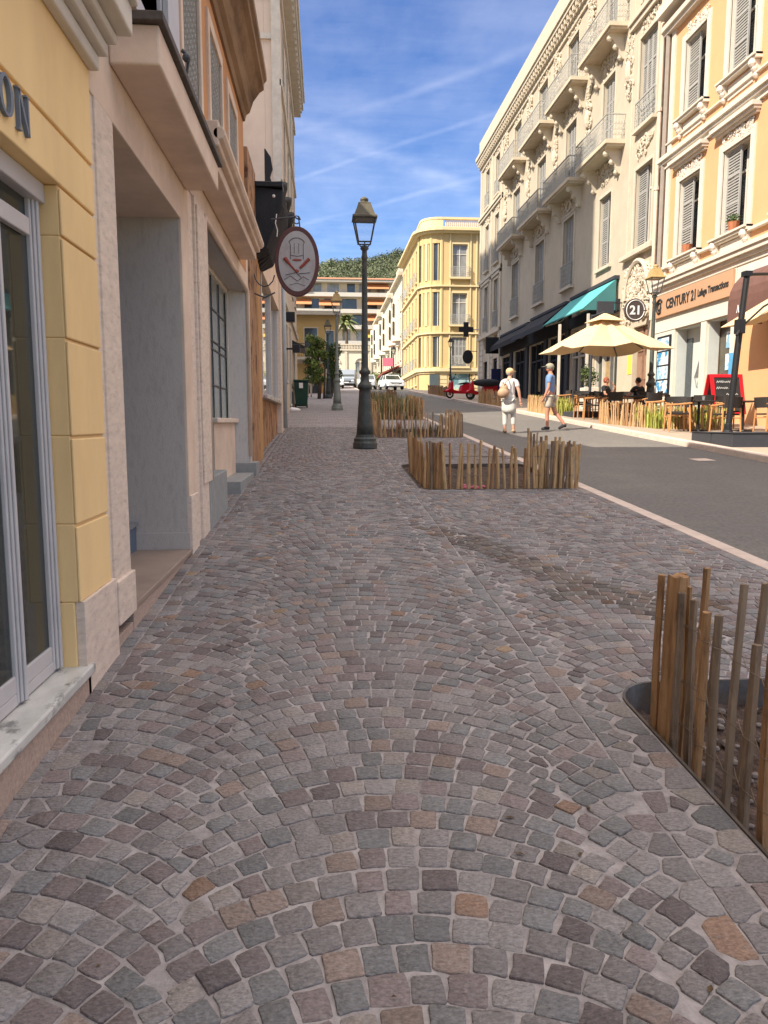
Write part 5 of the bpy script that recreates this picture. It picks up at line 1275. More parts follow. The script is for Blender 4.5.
def fence(name, lab, path, spacing, h, mats, r=.016, lean=.03, cat='fence', grp='chestnut stake fences round the planting pits', dz=-.12, wires=True, dense=None, posts=()):
    """path: list of (x, y); stakes at the given spacing, wired together"""
    e = empty(name, (path[0][0], path[0][1], gz(path[0][1])), lab, cat, grp)
    pts = []
    for (xa, ya), (xb, yb) in zip(path[:-1], path[1:]):
        L_ = math.hypot(xb-xa, yb-ya); n = max(1, int(L_/spacing))
        for k in range(n):
            f = (k+random.uniform(-.2, .2))/n; pts.append((xa+(xb-xa)*f, ya+(yb-ya)*f))
    if dense:
        for (x0, y0, x1, y1, n) in dense:
            for k in range(n):
                f = k/max(1, n-1); pts.append((x0+(x1-x0)*f+random.uniform(-.01, .01), y0+(y1-y0)*f+random.uniform(-.03, .03)))
    pts = pts[:99]; mids = []
    for x, y in pts:
        hh = h*random.uniform(.88, 1.08); z = gz(y)
        t = (x+random.gauss(0, lean), y+random.gauss(0, lean), z+hh)
        stake_mb((x, y, z+dz), t, r*random.uniform(.8, 1.25)).build('stake', random.choice(mats), e, smooth=False); mids.append((x, y))
    for x, y in posts:
        z = gz(y); stake_mb((x, y, z+dz), (x, y, z+h*1.02), r*2.4, 12).build('post', mats[0], e)
    if wires:
        for f in (.3, .72):
            mb = MB(); 
            for s_ in (1, -1):
                pp = [];
                for i, (x, y) in enumerate(mids[:max(2, len(mids)-(sum(d[4] for d in dense) if dense else 0))]):
                    o_ = r*1.1*(1 if (i % 2)*2-1 == s_ else -1); pp.append((x, y+o_, gz(y)+h*f+random.uniform(-.008, .008)))
                mb.tube(pp, .0022 if r < .02 else .003, 4)
            mb.build('wire', 'wire', e)
    return e
W1 = ['wood', 'wood', 'woodgrey']; W2 = ['woodpale', 'woodpale', 'wood']; W3 = ['woodpale', 'woodpale', 'wood', 'woodgrey']
# nearest fence, stakes placed one by one
nf = empty('stake_fence', (1.4, 2.6, gz(2.6)), 'nearest stake fence with a thick corner post at the round-cornered pit', 'fence', 'chestnut stake fences round the planting pits')
ST = [  # base x, y, top dx, dy, height, r, mat
 (1.378, 2.90, .002, 0, .645, .018, 'wood'), (1.452, 2.74, -.005, .01, .585, .016, 'woodgrey'), (1.468, 2.90, .004, .0, .65, .017, 'wood'),
 (1.66, 3.16, .055, 0, .60, .017, 'wood'), (1.425, 2.63, .010, .0, .572, .0165, 'wood'), (1.428, 2.535, .0, .0, .592, .0155, 'woodgrey'),
 (1.433, 2.43, .022, .0, .735, .0165, 'woodgrey'), (1.74, 3.12, .015, .01, .30, .012, 'woodgrey'), (1.60, 2.625, .06, 0, .68, .0165, 'woodgrey'), (1.425, 2.305, .012, 0, .565, .0165, 'woodgrey'),
 (1.425, 2.18, -.010, 0, .585, .019, 'wood'), (1.43, 2.05, .02, .01, .64, .017, 'wood'), (1.44, 1.93, .02, 0, .60, .017, 'woodgrey')]
for x, y, dx, dy, h, r, mt in ST:
    stake_mb((x, y, gz(y)-.16), (x+dx, y+dy, gz(y)+h), r, 9).build('stake', mt, nf)
for k in range(12):
    y = 1.8-k*.12; stake_mb((1.45, y, gz(y)-.14), (1.45+random.gauss(0, .03), y, gz(y)+.62), .016, 8).build('stake', random.choice(W1), nf)
for k in range(12):
    x = 1.75+k*.11; stake_mb((x, 3.22, gz(3.2)-.14), (x+random.gauss(0, .03), 3.22, gz(3.2)+.0+.35), .015, 8)
stake_mb((1.418, 2.84, .0), (1.424, 2.845, gz(2.84)+.655), .041, 16).build('post', 'wood', nf)
stake_mb((1.408, 2.785, .0), (1.414, 2.79, gz(2.8)+.60), .015, 9).build('stake', 'woodgrey', nf)
stake_mb((1.445, 2.80, .0), (1.452, 2.805, gz(2.8)+.62), .014, 9).build('stake', 'wood', nf)
for f in (.06, .24, .47):
    mb = MB()
    for s_ in (1, -1):
        pp = [(1.40-.012, 2.92, gz(2.92)+f)]; sl = sorted([(q[1], q[0]+q[2]*(f+.1)/(q[4]+.1)) for q in ST if abs(q[0]-1.43) < .06], reverse=True)+[(1.8-k*.12, 1.45) for k in range(8)]
        for i, (y, x) in enumerate(sl):
            if i: pp.append(((x+sl[i-1][1])/2, (y+sl[i-1][0])/2, gz(y)+f+random.uniform(-.006, .006)))
            pp.append((x+s_*(1 if i % 2 else -1)*.02, y, gz(y)+f+.004*s_))
        mb.tube(pp, .0018, 5)
    mb.build('wire', 'wire', nf)
fence('stake_fence', 'low stake fence round the second pit, between nearest fence and big street lamp', [(1.45, 9.50), (3.30, 9.46)], .078, .58, W3, dense=[(1.36, 9.55, 1.33, 11.6, 15), (1.38, 9.55, 1.55, 9.50, 7), (2.72, 9.52, 3.30, 9.5, 17), (3.30, 9.5, 3.30, 11.9, 14)], r=.020, lean=.025)
fence('stake_fence', 'third stake fence, right beside the foot of the big street lamp', [(1.5, 17.62), (3.25, 17.6)], .095, .56, W3, dense=[(1.25, 17.65, 1.45, 17.6, 7), (1.28, 17.7, 1.28, 19.8, 9), (2.8, 17.6, 3.28, 17.6, 13), (3.28, 17.7, 3.28, 20, 9)], r=.018, lean=.03)
fence('stake_fence', 'fourth stake fence filled with tall dry grasses', [(1.55, 24.7), (3.25, 24.7), (3.25, 29.3)], .10, .68, W2, dense=[(1.55, 24.8, 1.55, 29, 22)], r=.02, lean=.04)
fence('stake_fence', 'farthest stake fence on the left pavement behind the dry grasses', [(1.95, 34.1), (3.25, 34.1), (3.25, 38.8)], .12, .72, W1, dense=[(1.95, 34.2, 1.95, 38.5, 18)], r=.022, lean=.04)
fence('stake_fence', 'sunlit stake fence wrapped round the cafe terrace corner, in front of yellow-green plants', [(8.05, 21.3), (8.42, 19.7), (9.25, 18.7), (10.4, 18.5)], .065, .74, W2, dz=.05, r=.021, lean=.03)
fence('stake_fence', 'sunlit stake fence right behind the walking man', [(7.95, 25.5), (7.92, 28.8)], .055, .70, W2, dz=.05, r=.02, lean=.03)
fence('stake_fence', 'stake fence beyond the walking woman, near the red scooter', [(7.9, 32.6), (7.75, 37.5)], .10, .78, W2, dz=.05, r=.024, lean=.03)
fence('stake_fence', 'distant stake fence along the far kerb before the lemon building', [(7.75, 47), (7.75, 56)], .16, .75, W1, dz=.05, r=.035, lean=.03)
def tufts(name, lab, x0, x1, y0, y1, n, h, cols, cat='grass', dz=-.1):
    vs = []; fs = []; ti = []
    for _ in range(n):
        x = random.uniform(x0, x1); y = random.uniform(y0, y1); z = gz(y)+dz; a = random.uniform(0, 6.28); l = h*random.uniform(.5, 1.1); w_ = .012; dx, dy = math.cos(a), math.sin(a); lx = random.uniform(.05, .35)*l
        i = len(vs); vs += [(x-dy*w_, y+dx*w_, z), (x+dy*w_, y-dx*w_, z), (x+dy*w_+dx*lx*.4, y-dx*w_+dy*lx*.4, z+l*.6), (x-dy*w_+dx*lx*.4, y+dx*w_+dy*lx*.4, z+l*.6), (x+dx*lx, y+dy*lx, z+l)]
        fs += [(i, i+1, i+2, i+3), (i+3, i+2, i+4)]; c = random.choice(cols); q = random.uniform(.7, 1.3); ti += [(c[0]*q, c[1]*q, c[2]*q)]*2
    me = bpy.data.meshes.new(name); me.from_pydata(vs, [], fs); me.materials.append(m['grass']); o = bpy.data.objects.new(name, me); col.objects.link(o); set_tint(o, lambda k: ti[k])
    return tag(o, lab, cat, kind='stuff')
DRY = [(.30, .24, .11), (.22, .19, .08), (.13, .15, .05), (.38, .32, .17)]; LIME = [(.42, .42, .08), (.25, .30, .05), (.5, .45, .12)]
tufts('dry_grass', 'tall dry grasses growing inside the fourth stake fence', 1.6, 3.2, 24.8, 29.4, 1500, .85, DRY)
tufts('dry_grass', 'dry grasses behind the farthest left-hand stake fence', 1.95, 3.2, 34.2, 38.8, 700, .8, DRY)
tufts('terrace_plants', 'yellow-green plants behind the sunlit cafe fence', 8.6, 10.6, 18.9, 20.2, 1600, .6, LIME, 'plants', .1)
tufts('terrace_plants', 'yellow-green grasses behind the fence by the walking man', 8.05, 8.7, 25.2, 28.8, 1100, .62, LIME, 'plants', .1)
tufts('pit_grass', 'dark sparse plants inside the second pit fence', 1.5, 3.2, 17.7, 20, 120, .4, [(.1, .12, .04), (.3, .08, .04)])
mb = MB(); z = gz(9.6)
for k in range(14):
    x = random.uniform(1.5, 2.1); y = random.uniform(9.6, 9.95); mb.ball((x, y, gz(y)-.02), (random.uniform(.03, .06), .03, .025), 6, 4)
tag(mb.build('fallen_petals', 'pink'), 'scatter of dark pink petals on the soil inside the second fence', 'petals', kind='stuff')
mb = MB(); mb.quad((6.55, 12.55, gz(12.55)-.007), (6.9, 12.6, gz(12.6)-.007), (6.88, 12.95, gz(12.95)-.007), (6.53, 12.9, gz(12.9)-.007))
tag(mb.build('road_patch', 'kerb'), kind='structure')
# ------------------------------------------------------------------ TREES
def tree(name, lab, x, y, trunks, blobs, n, size, cols=LG, cat='tree'):
    e = empty(name, (x, y, gz(y)), lab, cat); z = gz(y)
    mb = MB()
    for path, r0, r1 in trunks: mb.tube([(x+a, y+b, z+c) for a, b, c in path], [r0+(r1-r0)*i/(len(path)-1) for i in range(len(path))], 7)
    mb.build('trunk', 'bark', e, smooth=True)
    foliage('crown', e, [((x+a, y+b, z+c), r) for a, b, c, *r in [(q[0], q[1], q[2], *q[3:]) for q in blobs]], n, size, cols)
    return e
bl = [(-.3+random.uniform(-.55, .75), random.uniform(-.6, .6), random.uniform(1.1, 3.9)) for _ in range(34)]
tree('street_tree', 'leafy green tree standing on the left pavement beside a street lamp', -.35, 46.2, [([(0, 0, 0), (.05, 0, .9), (.0, 0, 2.2), (-.1, 0, 3.3)], .12, .04), ([(.3, .3, 0), (.35, .2, 1), (.4, .2, 2.6)], .08, .03)], [(a*.8, b, c*.92, .34, .36, .28) for a, b, c in bl], 4200, .085, [(.20, .27, .06), (.15, .21, .045), (.08, .12, .03), (.28, .33, .10)])
tree('street_tree', 'second darker tree behind the first leafy one on the left pavement', .45, 50.5, [([(0, 0, 0), (.05, 0, 1.2), (.0, 0, 3.2)], .1, .04)], [(random.uniform(-.5, .5), random.uniform(-.5, .5), random.uniform(1.3, 3.6), .4, .4, .34) for _ in range(20)], 2400, .09)
# palm
def palm(x, y, z, h, lab, L_=3.2, n=46):
    e = empty('palm_tree', (x, y, z), lab, 'palm tree', 'palms on the terrace'); mb = MB(); mb.tube([(x, y, z), (x+.2, y, z+h*.5), (x, y, z+h)], [.42, .3, .3], 8); mb.build('trunk', 'bark', e, smooth=True)
    vs = []; fs = []
    for k in range(n):
        a = random.uniform(0, 6.28); el = random.uniform(-.5, 1.35); ca, sa = math.cos(a), math.sin(a); prev = None
        for s_ in range(7):
            t = s_/6; rr = L_*(t*math.cos(el)); zz = z+h+L_*(t*math.sin(el)-.55*t*t); c = Vector((x+ca*rr, y+sa*rr, zz)); w_ = .34*(math.sin(math.pi*min(1, t+.12))+.1)
            if prev is not None:
                p0, w0 = prev; i = len(vs)
                vs += [p0, p0+Vector((-sa*w0, ca*w0, -w0*.7)), c+Vector((-sa*w_, ca*w_, -w_*.7)), c, p0+Vector((sa*w0, -ca*w0, -w0*.7)), c+Vector((sa*w_, -ca*w_, -w_*.7))]
                fs += [(i, i+1, i+2, i+3), (i, i+4, i+5, i+3)]
            prev = (c, w_)
    vs = [tuple(v-Vector((x, y, z))) for v in vs]
    me = bpy.data.meshes.new('fronds'); me.from_pydata(vs, [], fs); me.materials.append(m['leaf']); o = bpy.data.objects.new('fronds', me); col.objects.link(o); o.parent = e
    tt = [random.choice([(.14, .17, .05), (.10, .13, .04), (.22, .22, .08)]) for _ in fs]; set_tint(o, lambda k: tt[k])
palm(4.2, 148, 12.5, 8.5, 'larger palm in front of the apartment block, just left of the big lamp pole')
palm(-1.5, 147, 12.5, 5.2, 'smaller palm left of the larger one in front of the apartment block', 2.6, 34)
for x0, x1, lb in ((-.6, 2.3, 'clipped yellow-green hedge at the end of the street left of the big lamp'), (7.0, 9.5, 'clipped hedge at the end of the street behind the parked cars')):
    e = empty('hedge', ((x0+x1)/2, 118, gz(118)), lb, 'hedge'); foliage('foliage', e, [((x, 118, gz(118)+1.0), (.8, .6, 1.0)) for x in np.arange(x0, x1, .7)], 1200, .16, [(.20, .24, .05), (.14, .18, .04)])
# ------------------------------------------------------------------ PARASOLS
def parasol(name, lab, cx, cy, z_edge, z_top, hw, rot, tiltx=0, tilty=0, pole=None):
    e = empty(name, (cx, cy, gz(cy)), lab, 'parasol'); c_, s_ = math.cos(rot), math.sin(rot)
    def P(u, v_, z):
        return (cx+u*c_-v_*s_, cy+u*s_+v_*c_, z+u*tiltx+v_*tilty)
    mb = MB(); n = 8; vs = []; fs = []
    N_ = 16; rings = 6
    for i in range(rings+1):
        f = i/rings*.999+.001
        for k in range(N_):
            a = 2*math.pi*k/N_; q = max(abs(math.cos(a)), abs(math.sin(a))); rr = hw*f/q
            sag = -.06*math.sin(f*math.pi)*(1 if k % 2 else 0)-(.10*f*f if k % 2 == 1 else 0)+(.13*f*f*((1/q-1)/.414)*-1)
            z = z_top-(z_top-z_edge)*f**.92+sag; vs.append(P(rr*math.cos(a), rr*math.sin(a), z))
    for i in range(rings):
        for k in range(N_): a, b = i*N_+k, i*N_+(k+1) % N_; fs.append((a, b, b+N_, a+N_))
    mb.add(vs, fs); can = mb.build('canopy', 'parasol', e); so_ = can.modifiers.new('s', 'SOLIDIFY'); so_.thickness = .012
    mb = MB(); vs = []; fs = []
    for i, f in enumerate((.02, .3)):
        for k in range(N_):
            a = 2*math.pi*k/N_; q = max(abs(math.cos(a)), abs(math.sin(a))); rr = hw*f/q; vs.append(P(rr*math.cos(a), rr*math.sin(a), z_top-(z_top-z_edge)*f+.13))
    for k in range(N_): a, b = k, (k+1) % N_; fs.append((a, b, b+N_, a+N_))
    mb.add(vs, fs); v_ = mb.build('vent_cap', 'parasol', e); so_ = v_.modifiers.new('s', 'SOLIDIFY'); so_.thickness = .01
    for k in range(8):
        a = math.pi/4*k; q = max(abs(math.cos(a)), abs(math.sin(a))); mb = MB()
        mb.tube([P(0, 0, z_top-.10), P(hw*.5/q*math.cos(a), hw*.5/q*math.sin(a), z_top-(z_top-z_edge)*.5-.10), P(hw*.97/q*math.cos(a), hw*.97/q*math.sin(a), z_edge-.02-(.1 if k % 2 else 0))], .014, 5); mb.build('rib', 'charcoal', e)
    mb = MB(); mb.lathe([(.06, -.5), (.08, -.3), (.05, .06), (.03, .16)], P(0, 0, z_top), 10); mb.build('hub', 'black', e)
    return e, P
pe, P_ = parasol('cream_parasol', 'large ecru parasol with a vent cap over the cafe terrace', 8.42, 22.2, 3.70, 4.58, 1.42, R(12), 0, 0)
z0 = gz(24)+.1
mb = MB(); mb.tube([(8.9, 24.6, z0+.1), (8.9, 24.6, z0+3.4)], .05, 10); mb.tube([(8.9, 24.6, z0+3.35), (8.42, 22.2, 4.73)], .035, 8); mb.build('pole', 'charcoal', pe)
mb = MB(); mb.box(8.2, 9.3, 24.2, 25.4, z0, z0+.22); mb.build('base_weight', 'charcoal', pe, bevel=.03)
pe, P_ = parasol('cream_parasol', 'second ecru parasol at the right edge hung from a leaning black pole', 10.35, 14.9, 3.80, 4.70, 1.42, R(8), .10, 0)
mb = MB(); mb.tube([(8.14, 14.5, gz(14.5)+.3), (8.24, 14.5, 2.8), (8.36, 14.5, 4.36)], [.062, .062, .058], 10); mb.box(8.28, 8.43, 14.42, 14.58, 4.31, 4.41)
mb.tube([(8.36, 14.5, 4.35), (10.35, 14.9, 4.5)], .032, 8); mb.tube([(8.27, 14.5, 3.3), (8.8, 14.6, 3.75), (9.2, 14.7, 3.95)], .022, 6); mb.build('pole', 'black', pe)
mb = MB(); mb.box(8.19, 8.35, 14.42, 14.58, 3.2, 3.48); mb.tube([(8.22, 14.42, 3.25), (8.13, 14.35, 3.15)], .03, 6); mb.lathe([(.11, 0), (.11, .05), (.08, .09), (.075, .22)], (8.14, 14.5, gz(14.5)+.3), 12); mb.build('crank_box', 'black', pe, bevel=.01)
z0 = gz(14.8)+.1
mb = MB()
for ix in range(2):
    for iy in range(2): mb.box(7.92+ix*.93, 8.82+ix*.93, 13.92+iy*.83, 14.72+iy*.83, z0-.06, z0+.21)
mb.box(7.90, 9.8, 13.9, 15.58, z0+.212, z0+.225)
mb.build('base_weight', 'charcoal', pe, bevel=.02)
# ------------------------------------------------------------------ CAFE FURNITURE
def chair(name, lab):
    e = empty(name, (0, 0, 0), lab, 'chair', 'oiled wood cafe chairs with dark woven seats')
    mb = MB(); mb.box(-.22, .22, -.22, .22, .43, .47); mb.build('seat', 'rattan', e, bevel=.015)
    for sx in (-1, 1):
        for sy in (-1, 1):
            mb = MB(); mb.tube([(sx*.25, sy*.25, 0), (sx*.23, sy*.22, .66 if sy > 0 else .66)], .021, 6); mb.build('leg', 'chairwood', e)
    for sx in (-1, 1):
        mb = MB(); mb.tube([(sx*.235, .25, .66), (sx*.25, 0, .67), (sx*.235, -.27, .70)], .022, 6); mb.build('armrest', 'chairwood', e)
    mb = MB(); pts = [(.26*math.sin(R(t)), -.20-.09*math.cos(R(t))) for t in range(-80, 81, 20)]
    for (xa, ya), (xb, yb) in zip(pts[:-1], pts[1:]):
        mb.add([(xa, ya, .60), (xb, yb, .60), (xb, yb-.03, .86), (xa, ya-.03, .86), (xa, ya-.025, .60), (xb, yb-.025, .60), (xb, yb-.055, .86), (xa, ya-.055, .86)], [(0, 1, 2, 3), (4, 7, 6, 5), (3, 2, 6, 7), (0, 4, 5, 1)])
    mb.build('backrest', 'rattan', e)
    mb = MB(); mb.tube([(-.23, 0, .38), (.23, 0, .38)], .014, 5); mb.tube([(-.24, .24, .36), (.24, .24, .36)], .014, 5); mb.tube([(-.24, -.24, .36), (.24, -.24, .36)], .014, 5); mb.build('stretcher', 'chairwood', e)
    return e
def place(o, x, y, rz, first, lab=None, z=None):
    c = o if first else copy_tree(o); c.location = (x, y, gz(y)+.1 if z is None else z); c.rotation_euler = (0, 0, rz)
    if lab: c['label'] = lab
    return c
ch = chair('cafe_chair', 'x')
CH = [(8.75, 17.95, 1.4, 'wooden chair nearest the leaning parasol pole, on its left side'), (9.75, 17.5, 0.1, 'wooden chair right behind the leaning parasol pole'), (11.0, 17.7, -1.5, 'wooden chair at the right edge of the picture under the second parasol'),
      (9.05, 18.5+.1, 2.9, 'wooden chair in front of the red framed blackboard'), (10.6, 18.9, 3.0, 'wooden chair behind the table right of the blackboard'),
      (8.75, 22.3, 0.1, 'wooden chair with its dark back to the fence, left of the street lamp'), (9.65, 21.6, .15, 'wooden chair with its dark back to the fence, at the foot of the street lamp'),
      (8.45, 23.9, 1.5, 'wooden chair at the left end of the terrace seen from the side'), (8.35, 25.9, 1.6, 'wooden chair farthest left on the terrace beside the walking man'), (8.4, 23.0, 1.3, 'wooden chair under the left half of the large parasol'), (9.0, 25.6, 3.0, 'wooden chair pushed under the farthest left table'), (10.3, 24.6, 3.0, 'wooden chair on the far side of the seated couple'),
      (10.1, 19.3, -.4, 'wooden chair between the blackboard and the small table'), (9.5, 24.0, 2.6, 'wooden chair between the two seated people'), (8.95, 19.4+.2, 1.0, 'wooden chair behind the sunlit fence beside the yellow-green plants')]
for i, (x, y, r_, lb) in enumerate(CH): place(ch, x, y, r_, i == 0, lb)
tb_ = empty('cafe_table', (0, 0, 0), 'x', 'table', 'dark topped cafe tables')
mb = MB(); mb.box(-.36, .36, -.36, .36, .72, .755); mb.build('table_top', 'tabletop', tb_, bevel=.008)
mb = MB(); mb.tube([(0, 0, .03), (0, 0, .72)], .035, 8); mb.build('leg', 'black', tb_)
mb = MB(); mb.lathe([(.26, 0), (.25, .02), (.05, .04)], n=14); mb.build('base', 'black', tb_)
for i, (x, y, lb) in enumerate(((9.45, 18.25, 'dark table behind the leaning parasol pole'), (10.6, 18.2, 'dark table at the right edge of the picture'), (9.0, 23.0, 'dark table in front of the seated couple, left one'), (9.9, 22.6, 'dark table beside the street lamp'), (8.9, 24.9, 'dark table at the far left end of the terrace'))):
    place(tb_, x, y, .05, i == 0, lb)
for x, y, lb in ((9.0, 23.0, 'cluster of pale glasses on the table in front of the seated couple'), (9.9, 22.6, 'pale glasses on the table beside the street lamp'), (9.4, 18.2, 'glasses on the table behind the leaning pole')):
    mb = MB(); z = gz(y)+.1+.757
    for k in range(3): mb.lathe([(.025, 0), (.038, .11)], (x+(-.15, .05, .2)[k], y+(.1, -.15, .12)[k], z), 8)
    tag(mb.build('drinking_glasses', 'lampglass'), lb, 'glasses')
# blackboard
bbx = empty('menu_blackboard', (11.05, 20.0, gz(20)+.1), 'red framed A-shaped blackboard with chalk writing standing by the tables', 'blackboard')
zb_ = gz(20)+.1+.32
def bp_(u, v_, d=0, side=1): return (11.05+u*.92, 20.0-side*(.35-.3*v_/1.2)+(-side*d), zb_+v_*.88)
for side in (1, -1):
    mb = MB()
    def bar_(u0, u1, v0, v1, d0=0, d1=.05):
        mb.add([bp_(u0, v0, d0, side), bp_(u1, v0, d0, side), bp_(u1, v1, d0, side), bp_(u0, v1, d0, side), bp_(u0, v0, d1, side), bp_(u1, v0, d1, side), bp_(u1, v1, d1, side), bp_(u0, v1, d1, side)], [(0, 3, 2, 1), (4, 5, 6, 7), (0, 1, 5, 4), (1, 2, 6, 5), (2, 3, 7, 6), (3, 0, 4, 7)])
    bar_(-.5, -.40, 0, 1.25); bar_(.40, .5, 0, 1.25); bar_(-.4, .4, 1.15, 1.25); bar_(-.4, .4, .0, .10)
    fr_ = mb.build('red_frame', 'red', bbx); mb = MB(); bar_(-.4, .4, .1, 1.15, .005, .03); mb.build('blackboard_panel', 'board', fr_)
    if side == 1:
        mb = MB(); 
        for r_, (u0, u1, am) in enumerate(((-.32, .28, .05), (-.34, .02, .05), (-.05, .3, .045), (-.1, .25, .04), (-.3, .1, .03))):
            pts = []; n = int((u1-u0)/.028)
            for k in range(n+1): pts.append(bp_(u0+(u1-u0)*k/n, 1.0-r_*.19+(am if k % 2 else -am*.5)*random.uniform(.4, 1), .038))
            mb.tube(pts, .008, 4)
        mb.build('chalk_writing', 'chalk', fr_)
mb = MB(); 
for sx in (-.45, .45):
    for sy in (-.38, .38): mb.tube([(11.05+sx*.92, 20+sy, gz(20)+.1), (11.05+sx*.92, 20+sy*.92, zb_+.03)], .025, 5)
mb.build('stand_leg', 'redbrown', bbx)
# potted tree by restaurant
pt = empty('potted_shrub', (10.9, 30.2, gz(30)), 'leafy shrub in a pale square pot at the restaurant entrance', 'plant'); z = gz(30)+.1
mb = MB(); mb.box(10.6, 11.2, 29.9, 30.5, z, z+.9); mb.build('pot', 'trimgrey', pt, bevel=.02)
foliage('foliage', pt, [((10.9, 30.2, z+1.35), (.42, .4, .4)), ((10.75, 30.2, z+1.6), (.25, .3, .3))], 500, .06, LG)
# dark post of the street clutter by restaurant
for x, y, zt, lb in ((9.9, 31.2, 3.9, 'slim grey awning post at the front corner of the turquoise awning'), (10.9, 30.6, 4.3, 'slim grey post nearer the restaurant wall')):
    mb = MB(); z = gz(y)+.1; mb.box(x-.05, x+.05, y-.05, y+.05, z, z+zt-.4); mb.box(x-.09, x+.09, y-.09, y+.09, z, z+.04); tag(mb.build('awning_post', 'trimgrey', bevel=.005), lb, 'post')
# ------------------------------------------------------------------ VEHICLES
def car(name, lab, x, y, rz, paint, h=1.45, L_=4.1, W_c=1.72, van=False):
    e = empty(name, (x, y, gz(y)), lab, 'van' if van else 'car', None); hw = W_c/2
    if van: prof = [(-L_/2, .3), (-L_/2, 1.0), (-L_/2+.1, h), (L_/2-1.2, h), (L_/2-.5, 1.15), (L_/2-.05, .95), (L_/2, .35)]; cab = [(L_/2-1.15, h-.1), (L_/2-.55, 1.17)]
    else: prof = [(-L_/2, .35), (-L_/2-.02, .75), (-L_/2+.25, .98), (-L_/2+.75, 1.0), (-L_/2+.95, 1.0), (L_/2-1.15, .98), (L_/2-.25, .82), (L_/2, .62), (L_/2+.02, .3)]
    mb = MB(); n = len(prof); vs = []
    for s_, k in ((-1, 1), (1, 1)):
        pass
    secs = [(-hw, .94), (-hw*.93, 1.0), (hw*.93, 1.0), (hw, .94)]
    for yy_, k in secs: vs += [(px*k if abs(px) > 1.5 else px, yy_, .3+(pz-.3)*(k if pz > .5 else 1)) for px, pz in prof]
    fs = []
    for i in range(3):
        for k in range(n): fs.append((i*n+k, i*n+(k+1) % n, (i+1)*n+(k+1) % n, (i+1)*n+k))
    fs += [tuple(range(n)), tuple(range(4*n-1, 3*n-1, -1))]
    mb.add(vs, fs); mb.build('body', paint, e, local=True, bevel=.04, smooth=False)
    if not van:
        c = [(-L_/2+.35, .97), (-L_/2+.95, h), (.35, h), (L_/2-1.2, .97)]
        mb = MB(); vs = [(a, -hw*.93, b) if b < 1 else (a, -hw*.74, b) for a, b in c]+[(a, hw*.93, b) if b < 1 else (a, hw*.74, b) for a, b in c]
        mb.add(vs, [(0, 1, 2, 3), (7, 6, 5, 4), (0, 4, 5, 1), (1, 5, 6, 2), (2, 6, 7, 3)]); mb.build('windows', 'glassdark', e, local=True)
        mb = MB(); mb.add([(-L_/2+.9, -hw*.745, h-.05), (.4, -hw*.745, h-.05), (.4, hw*.745, h-.05), (-L_/2+.9, hw*.745, h-.05), (-L_/2+.95, -hw*.7, h+.015), (.35, -hw*.7, h+.015), (.35, hw*.7, h+.015), (-L_/2+.95, hw*.7, h+.015)], [(0, 3, 2, 1), (4, 5, 6, 7), (0, 1, 5, 4), (1, 2, 6, 5), (2, 3, 7, 6), (3, 0, 4, 7)])
        for s_ in (-1, 1):
            for (xa, za), (xb, zb2) in (((-L_/2+.38, .97), (-L_/2+.95, h)), ((.35, h), (L_/2-1.2, .97)), ((-.35, .97), (-.35, h))):
                mb.tube([(xa, s_*hw*(.93 if za < 1 else .75), za), (xb, s_*hw*(.93 if zb2 < 1 else .75), zb2)], .035, 5)
        mb.build('roof', paint, e, local=True)
    else:
        mb = MB(); mb.add([(cab[0][0]+.02, -hw*.85, cab[0][1]), (cab[1][0]+.04, -hw*.9, cab[1][1]), (cab[1][0]+.04, hw*.9, cab[1][1]), (cab[0][0]+.02, hw*.85, cab[0][1])], [(0, 1, 2, 3)]); mb.build('windscreen', 'glassdark', e, local=True)
    for sx in (-1, 1):
        for sy in (-1, 1):
            mb = MB(); cx = sx*L_*.31; mb.prism([(cx+.31*math.cos(t*.3927), .31+.31*math.sin(t*.3927)) for t in range(16)], lambda p, d: (p[0], d, p[1]), sy*hw*.8, sy*(hw+.01)); wh = mb.build('wheel', 'rubber', e, local=True)
            mb = MB(); mb.prism([(cx+.19*math.cos(t*.3927), .31+.19*math.sin(t*.3927)) for t in range(16)], lambda p, d: (p[0], d, p[1]), sy*hw*.9, sy*(hw+.02)); mb.build('rim', 'chrome', wh, local=True)
    for sy in (-1, 1):
        mb = MB(); mb.ball((L_/2-.08, sy*hw*.72, .68), (.1, .2, .09), 8, 5); mb.build('headlight', 'signwhite', e, local=True)
        mb = MB(); mb.ball((-L_/2+.05, sy*hw*.8, .78), (.08, .12, .12), 8, 5); mb.build('tail_light', 'lampred', e, local=True)
    mb = MB(); mb.box(L_/2-.02, L_/2+.035, -.26, .26, .42, .53); mb.build('number_plate', 'signwhite', e, local=True)
    mb = MB(); mb.box(L_/2-.03, L_/2+.03, -.5, .5, .56, .66); mb.build('grille', 'rubber', e, local=True)
    e.rotation_euler = (0, 0, rz); return e
car('parked_car', 'silver hatchback parked left of the other light car at the far end of the road', 4.4, 77, R(-97), 'carsilver')
car('parked_car', 'white car parked at the right-hand kerb before the lemon building', 6.55, 74, R(-80), 'carwhite')
car('parked_van', 'dark grey van standing behind the big street lamp at the end of the street', 2.7, 88, R(-95), 'vangrey', 2.0, 4.8, 1.9, van=True)
car('parked_car', 'small white car partly hidden by the big lamp pole', 1.2, 82, R(-90), 'carwhite')
